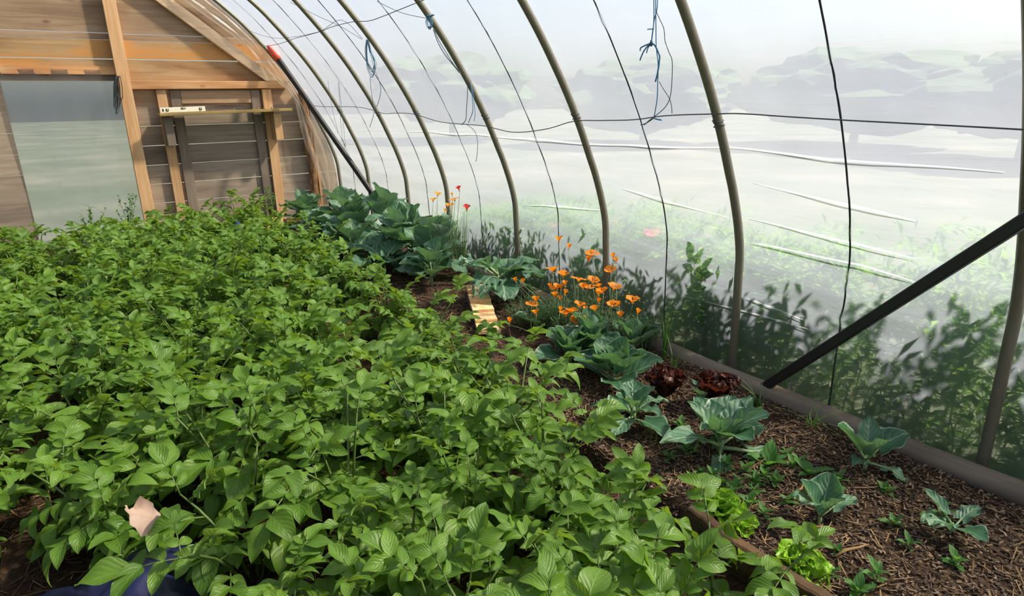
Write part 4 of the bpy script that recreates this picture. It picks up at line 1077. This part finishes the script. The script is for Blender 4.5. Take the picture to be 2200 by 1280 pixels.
for i, (px, py, n, L, lab, st) in enumerate([(1650, 1000, 7, .13, 'broad leaved weed right of the near cabbage', 0), (1735, 1030, 7, .10, 'upright weed between the two right brassicas', .02), (1610, 1090, 8, .05, 'small weed below the near cabbage', .02),
        (1690, 1085, 9, .05, 'low seedling weeds on the mulch by the lone seedling', .02), (1460, 950, 9, .05, 'small weed left of the near cabbage foot', .03), (1490, 1000, 10, .045, 'low weed patch under the long cabbage leaf', .02),
        (1560, 1010, 12, .05, 'green weed under the near cabbage', .03), (1620, 1040, 12, .05, 'green weed right of the cabbage stem', .03), (1800, 1190, 8, .04, 'tiny weed below the lone seedling', .01),
        (1880, 1250, 10, .06, 'leafy weed in the bottom right corner', .05), (1840, 1275, 10, .06, 'leafy weed left of the corner weed', .03), (1920, 1130, 8, .06, 'weed at the right edge of the mulch', .02),
        (1640, 1110, 7, .045, 'tiny seedling right of the green lettuce', .02), (1785, 1240, 6, .04, 'tiny seedling right of the near green lettuce', .02), (1900, 1060, 8, .05, 'weed by the young right brassica', .02),
        (1700, 1010, 10, .05, 'weeds in shade below the sill timber', .03), (1540, 960, 9, .06, 'weed left of the cabbage stem', .04), (1950, 1180, 7, .05, 'small weed in the right margin mulch', .02), (2050, 1220, 8, .05, 'leafy weed far right on the mulch', .03),
        (2020, 1120, 9, .06, 'weed by the sill timber far right', .04), (1480, 1240, 6, .035, 'tiny seedling in the path by the bed board', .03)]):
    p = on_ground(px, py, .07 if px > 1500 else .0); rosette('weed_plant', (p[0], p[1]), n, L, 700+i, lab, me=OVAL if i % 2 else SMALL, stem=st)
for i, (px, py) in enumerate([(1440, 985), (1475, 970), (1505, 1025), (1530, 1035), (1585, 1045), (1600, 1015), (1640, 1030), (1665, 1045), (1690, 985), (1715, 1000), (1575, 1065), (1550, 1050), (1620, 1065), (1760, 1060), (1800, 1045)]):
    p = on_ground(px, py, .07); rosette('weed_seedling', (p[0], p[1]), 9, .05, 760+i, 'low green seedling in the weedy patch around the near cabbage', me=SMALL if i % 2 else OVAL, stem=.03, group='weedy patch seedlings')
# bushy weeds at the plank wall
def bush(loc, h, w, n, L, seed, label, mat=None):
    r = random.Random(seed); t = empty('wall_weed', (loc[0], loc[1], bed_h(*loc)-.005)); tag(t, label, 'weed')
    for s in range(7):
        a = r.uniform(0, 6.28); ln = w*r.uniform(.2, 1); hh = h*r.uniform(.65, 1)
        if loc[0] > 2.9: a = r.choice([1.57, -1.57])+r.uniform(-.3, .3)
        pa = [Vector((0, 0, 0)), Vector((ln*.4*math.cos(a), ln*.4*math.sin(a), hh*.55)), Vector((ln*math.cos(a), ln*math.sin(a), hh))]
        mb = MB(); mb.tube(pa, [.004, .003, .0015], 5); link('stem', mb.mesh('stem', M['potato_stem']), t)
        for k in range(n):
            f = .3+.7*k/(n-1); c = pa[0].lerp(pa[1], f*2) if f < .5 else pa[1].lerp(pa[2], f*2-1)
            link('leaf', SMALL, t, frame_at(c, r.uniform(0, 6.28), r.uniform(0, 1.0), 0) @ Matrix.Scale(L*r.uniform(.6, 1.1), 4))
bush((0.28, 8.55), .62, .22, 18, .055, 1, 'small leaved dark weed at the foot of the doorway post')
bush((-0.1, 8.5), .55, .2, 14, .055, 4, 'small leaved weed in front of the film doorway')
bush((1.88, 8.6), .55, .1, 16, .05, 2, 'leafy weed below the right end of the shelf')
bush((3.02, 2.40), .80, .05, 7, .10, 3, 'green weed leaning on the film outside, right of the poppies')

# ------------------------------------------------------------------ mulch, straw (too many to count)
def litter(name, n, xr, yr, L, Wd, mat, label, seed, thick=.002, keep=None):
    g = np.random.default_rng(seed); mb = MB()
    for k in range(n):
        x, y = g.uniform(*xr), g.uniform(*yr)
        if keep and not keep(x, y, g): continue
        l = g.uniform(*L)/2; w = g.uniform(*Wd)/2; a = g.uniform(0, PI); ti = g.normal(0, .28); z = bed_h(x, y)+.003+g.uniform(0, .008)
        ca, sa = math.cos(a), math.sin(a); b0 = len(mb.v); tone = g.random()**1.6; ro = g.normal(0, .35)
        for (s, q) in ((-1, -1), (1, -1), (1, 1), (-1, 1)):
            mb.v.append((x+s*l*ca-q*w*sa, y+s*l*sa+q*w*ca, z+s*l*ti+q*w*ro))
        mb.f.append((b0, b0+1, b0+2, b0+3)); mb.m.append(0); mb.uv += [(tone, 0)]*4
        for v in range(4): p = mb.v[b0+v]; mb.v.append((p[0], p[1], p[2]-thick))
        for v in range(4):
            mb.f.append((b0+v, b0+4+v, b0+4+(v+1) % 4, b0+(v+1) % 4)); mb.m.append(0); mb.uv += [(tone*.7, 0)]*4
    o = link(name, mb.mesh(name, M[mat], False)); tag(o, label, 'mulch', kind='stuff'); return o
litter('bark_mulch', 16000, (1.67, 2.78), (.25, 3.0), (.006, .022), (.003, .008), 'chips', 'dark bark chips scattered over the right bed', 1)
litter('bark_mulch', 1500, (1.8, 2.75), (3.0, 5.5), (.012, .035), (.006, .012), 'chips', 'bark chips in the shade around the far brassicas', 2)
litter('straw_mulch', 9000, (-.6, 2.2), (.7, 7.5), (.04, .14), (.002, .004), 'straw', 'brown straw strewn below the potatoes and along the path', 3)
litter('straw_mulch', 900, (1.68, 2.7), (.3, 2.6), (.03, .11), (.002, .004), 'straw', 'thin straws lying on the bark chips', 4)
for i, (px, py, L, a) in enumerate([(1715, 1062, .13, .3), (1740, 1140, .14, -.5), (1575, 1225, .12, 1.6), (1830, 1185, .16, -.2)]):
    p = on_ground(px, py, .08 if px > 1600 else 0.01); mb = MB(); dx, dy = L/2*math.cos(a), L/2*math.sin(a)
    mb.tube([(-dx, -dy, 0.004), (-dx*.3, -dy*.3+.004, .010), (dx*.4, dy*.4-.003, .008), (dx, dy, .004)], [.004, .006, .005, .002], 6)
    o = link('twig', mb.mesh('twig', M['chip'])); o.location = (p[0], p[1], bed_h(p[0], p[1])+.004)
    tag(o, ['brown twig below the drooping cabbage leaf', 'pale split stick left of the lone seedling', 'thin stick in the shade of the bed board', 'long thin twig right of the lone seedling'][i], 'twig')

# ------------------------------------------------------------------ blue plastic, dry leaf, blue scrap at the left
mb = MB(); n = 26; r = random.Random(8)
rows = []
for i in range(n+1):
    row = []
    for j in range(n+1):
        x, y = -0.62+0.72*i/n, 1.62+0.72*j/n
        e = min(i, j, n-i, n-j)/6.0; e = min(1, e)
        z = 0.02 + e*(0.10 + 0.07*mnoise.noise(Vector((x*6, y*6, 1))) + 0.045*mnoise.noise(Vector((x*17, y*17, 3))))
        row.append((x+.05*mnoise.noise(Vector((y*5, 2, 1))), y+.05*mnoise.noise(Vector((x*5, 4, 1))), max(.012, z)))
    rows.append(row)
mb.quadgrid(rows, [[(i/n, j/n) for j in range(n+1)] for i in range(n+1)])
tag(placed('plastic_sheet', mb, M['bluebag'], smooth=True), 'crumpled dark blue plastic sheet in the lower left corner', 'plastic sheet')
c = on_ground(308, 1116, 0.40)
mb = MB(); pts = []; nu, nv = 10, 6
for i in range(nu+1):
    u = i/nu; w = .044*math.sin(PI*(.10+.80*u))**.6*(1+.12*math.sin(u*19))
    pts.append([(v*w, .125*u-.06, .014*math.sin(u*5+v*2)+.02*v*v+.007*math.sin(v*9+u*7)+.004*math.sin(v*4+u*17)) for v in [-1+2*j/nv for j in range(nv+1)]])
mb.quadgrid(pts, [[(0, 0)]*(nv+1)]*(nu+1))
o = link('dry_leaf', mb.mesh('dry_leaf', M['deadleaf'])); o.location = c
zx = Vector((0.25, -0.35, 0.9)).normalized(); yx = Vector((-.25, .6, .4)); yx = (yx-zx*yx.dot(zx)).normalized(); xx = yx.cross(zx)
o.matrix_basis = Matrix(((xx.x, yx.x, zx.x, c[0]), (xx.y, yx.y, zx.y, c[1]), (xx.z, yx.z, zx.z, c[2]), (0, 0, 0, 1)))
tag(o, 'pale pink dried leaf caught on the potatoes at left', 'dry leaf')
c = on_ground(511, 488, .43); mb = MB(); mb.tube([(0, 0, -.06), (0, 0, -.02), (.01, 0, .03), (.015, 0, .05)], [.02, .035, .03, .012], 8)
o = link('blue_scrap', mb.mesh('blue_scrap', M['bluescrap'])); o.location = c
tag(o, 'small bright blue plastic scrap among the far potatoes', 'plastic scrap')

# ------------------------------------------------------------------ outside the film
def weeds_outside():
    g = np.random.default_rng(5); mb = MB()
    def blade(x, y, z, az, el, L, w):
        d = Vector((math.cos(az)*math.cos(el), math.sin(az)*math.cos(el), math.sin(el))); s = Vector((-math.sin(az), math.cos(az), 0))*w
        b0 = len(mb.v); c = Vector((x, y, z)); m = c+d*L*.5; t_ = c+d*L-Vector((0, 0, L*.2))
        mb.v += [tuple(c), tuple(m-s), tuple(t_), tuple(m+s)]; mb.f.append((b0, b0+1, b0+2, b0+3)); mb.m.append(0); mb.uv += [(0, .5), (.5, 0), (1, .5), (.5, 1)]
    def plant(x, y, h, n, L, w):
        for k in range(n):
            z = -.12 + h*g.random()**.6
            blade(x+g.normal(0, .05), y+g.normal(0, .05), z, g.uniform(0, 6.28), g.uniform(-.2, 1.2), L*g.uniform(.6, 1.2), w*g.uniform(.6, 1.3))
    for k in range(950):
        y = g.uniform(-.8, 6.4); x = 3.13+abs(g.normal(0, .42))
        hmax = float(np.interp(y, [-.8, .8, 1.6, 2.4, 3.4, 4.6, 6.4], [1.1, 1.1, 1.0, .88, .9, .8, .45]))
        plant(x, y, hmax*g.uniform(.6, 1.08), 34, .10, .015)
    for k in range(120):
        y = g.uniform(4, 9.5); x = 3.03+abs(g.normal(0, .4)); plant(x, y, .35*g.uniform(.4, 1), 14, .1, .012)
    for k in range(900):
        y = g.uniform(-1, 7); x = 3.02+abs(g.normal(0, .5)); blade(x, y, -.12, g.uniform(0, 6.28), g.uniform(1.1, 1.5), g.uniform(.25, .6), .005)
    o = link('outside_weeds', mb.mesh('outside_weeds', M['outside'], False)); tag(o, 'thick green weeds outside pressed against the film foot', 'weeds', kind='stuff')
weeds_outside()
for i, (px, py, X) in enumerate([(1190, 490, 3.15), (1322, 482, 3.2), (1398, 505, 3.2)]):
    p = on_x(px, py, X); t = poppy(p, (X, p[1]), 'wide', 'pink', .10, .3, i*2.0, ['pink flower blurred behind the film left of the second hoop', 'pink flower blurred behind the film at the second hoop', 'faint pink flower behind the film right of the second hoop'][i], 'flower', 'pink flowers outside')
    
def tree(x, y, h, w, seed, label):
    r = random.Random(seed); t = empty('tree', (x, y, -.15)); tag(t, label, 'tree', 'trees outside')
    mb = MB(); mb.tube([(0, 0, -.1), (.05, 0, h*.3), (0, .1, h*.55)], [.16, .12, .07], 8); link('trunk', mb.mesh('trunk', M['bark']), t)
    bm = bmesh.new(); bmesh.ops.create_icosphere(bm, subdivisions=4, radius=1.0)
    for v in bm.verts:
        k = 1+.35*mnoise.noise(v.co*2.2+Vector((seed, 0, 0)))+.18*mnoise.noise(v.co*5.5+Vector((0, seed, 0)))
        v.co = Vector((v.co.x*w*k, v.co.y*w*k, h*.62+v.co.z*h*.40*k))
    me = bpy.data.meshes.new('crown'); bm.to_mesh(me); bm.free(); me.materials.append(M['tree']); link('crown', me, t)
for i, (x, y, h, w) in enumerate([(20, 6.5, 2.6, 2.6), (22, 12, 3.0, 3.4), (18, 18, 3.0, 3.2), (17, -1.2, 4.6, 2.3), (14, 26, 3.4, 3.4)]):
    tree(x, y, h, w, i+1, 'green tree hazily seen through the film, %s from the right' % ORD[[1, 2, 3, 0, 4][i]])
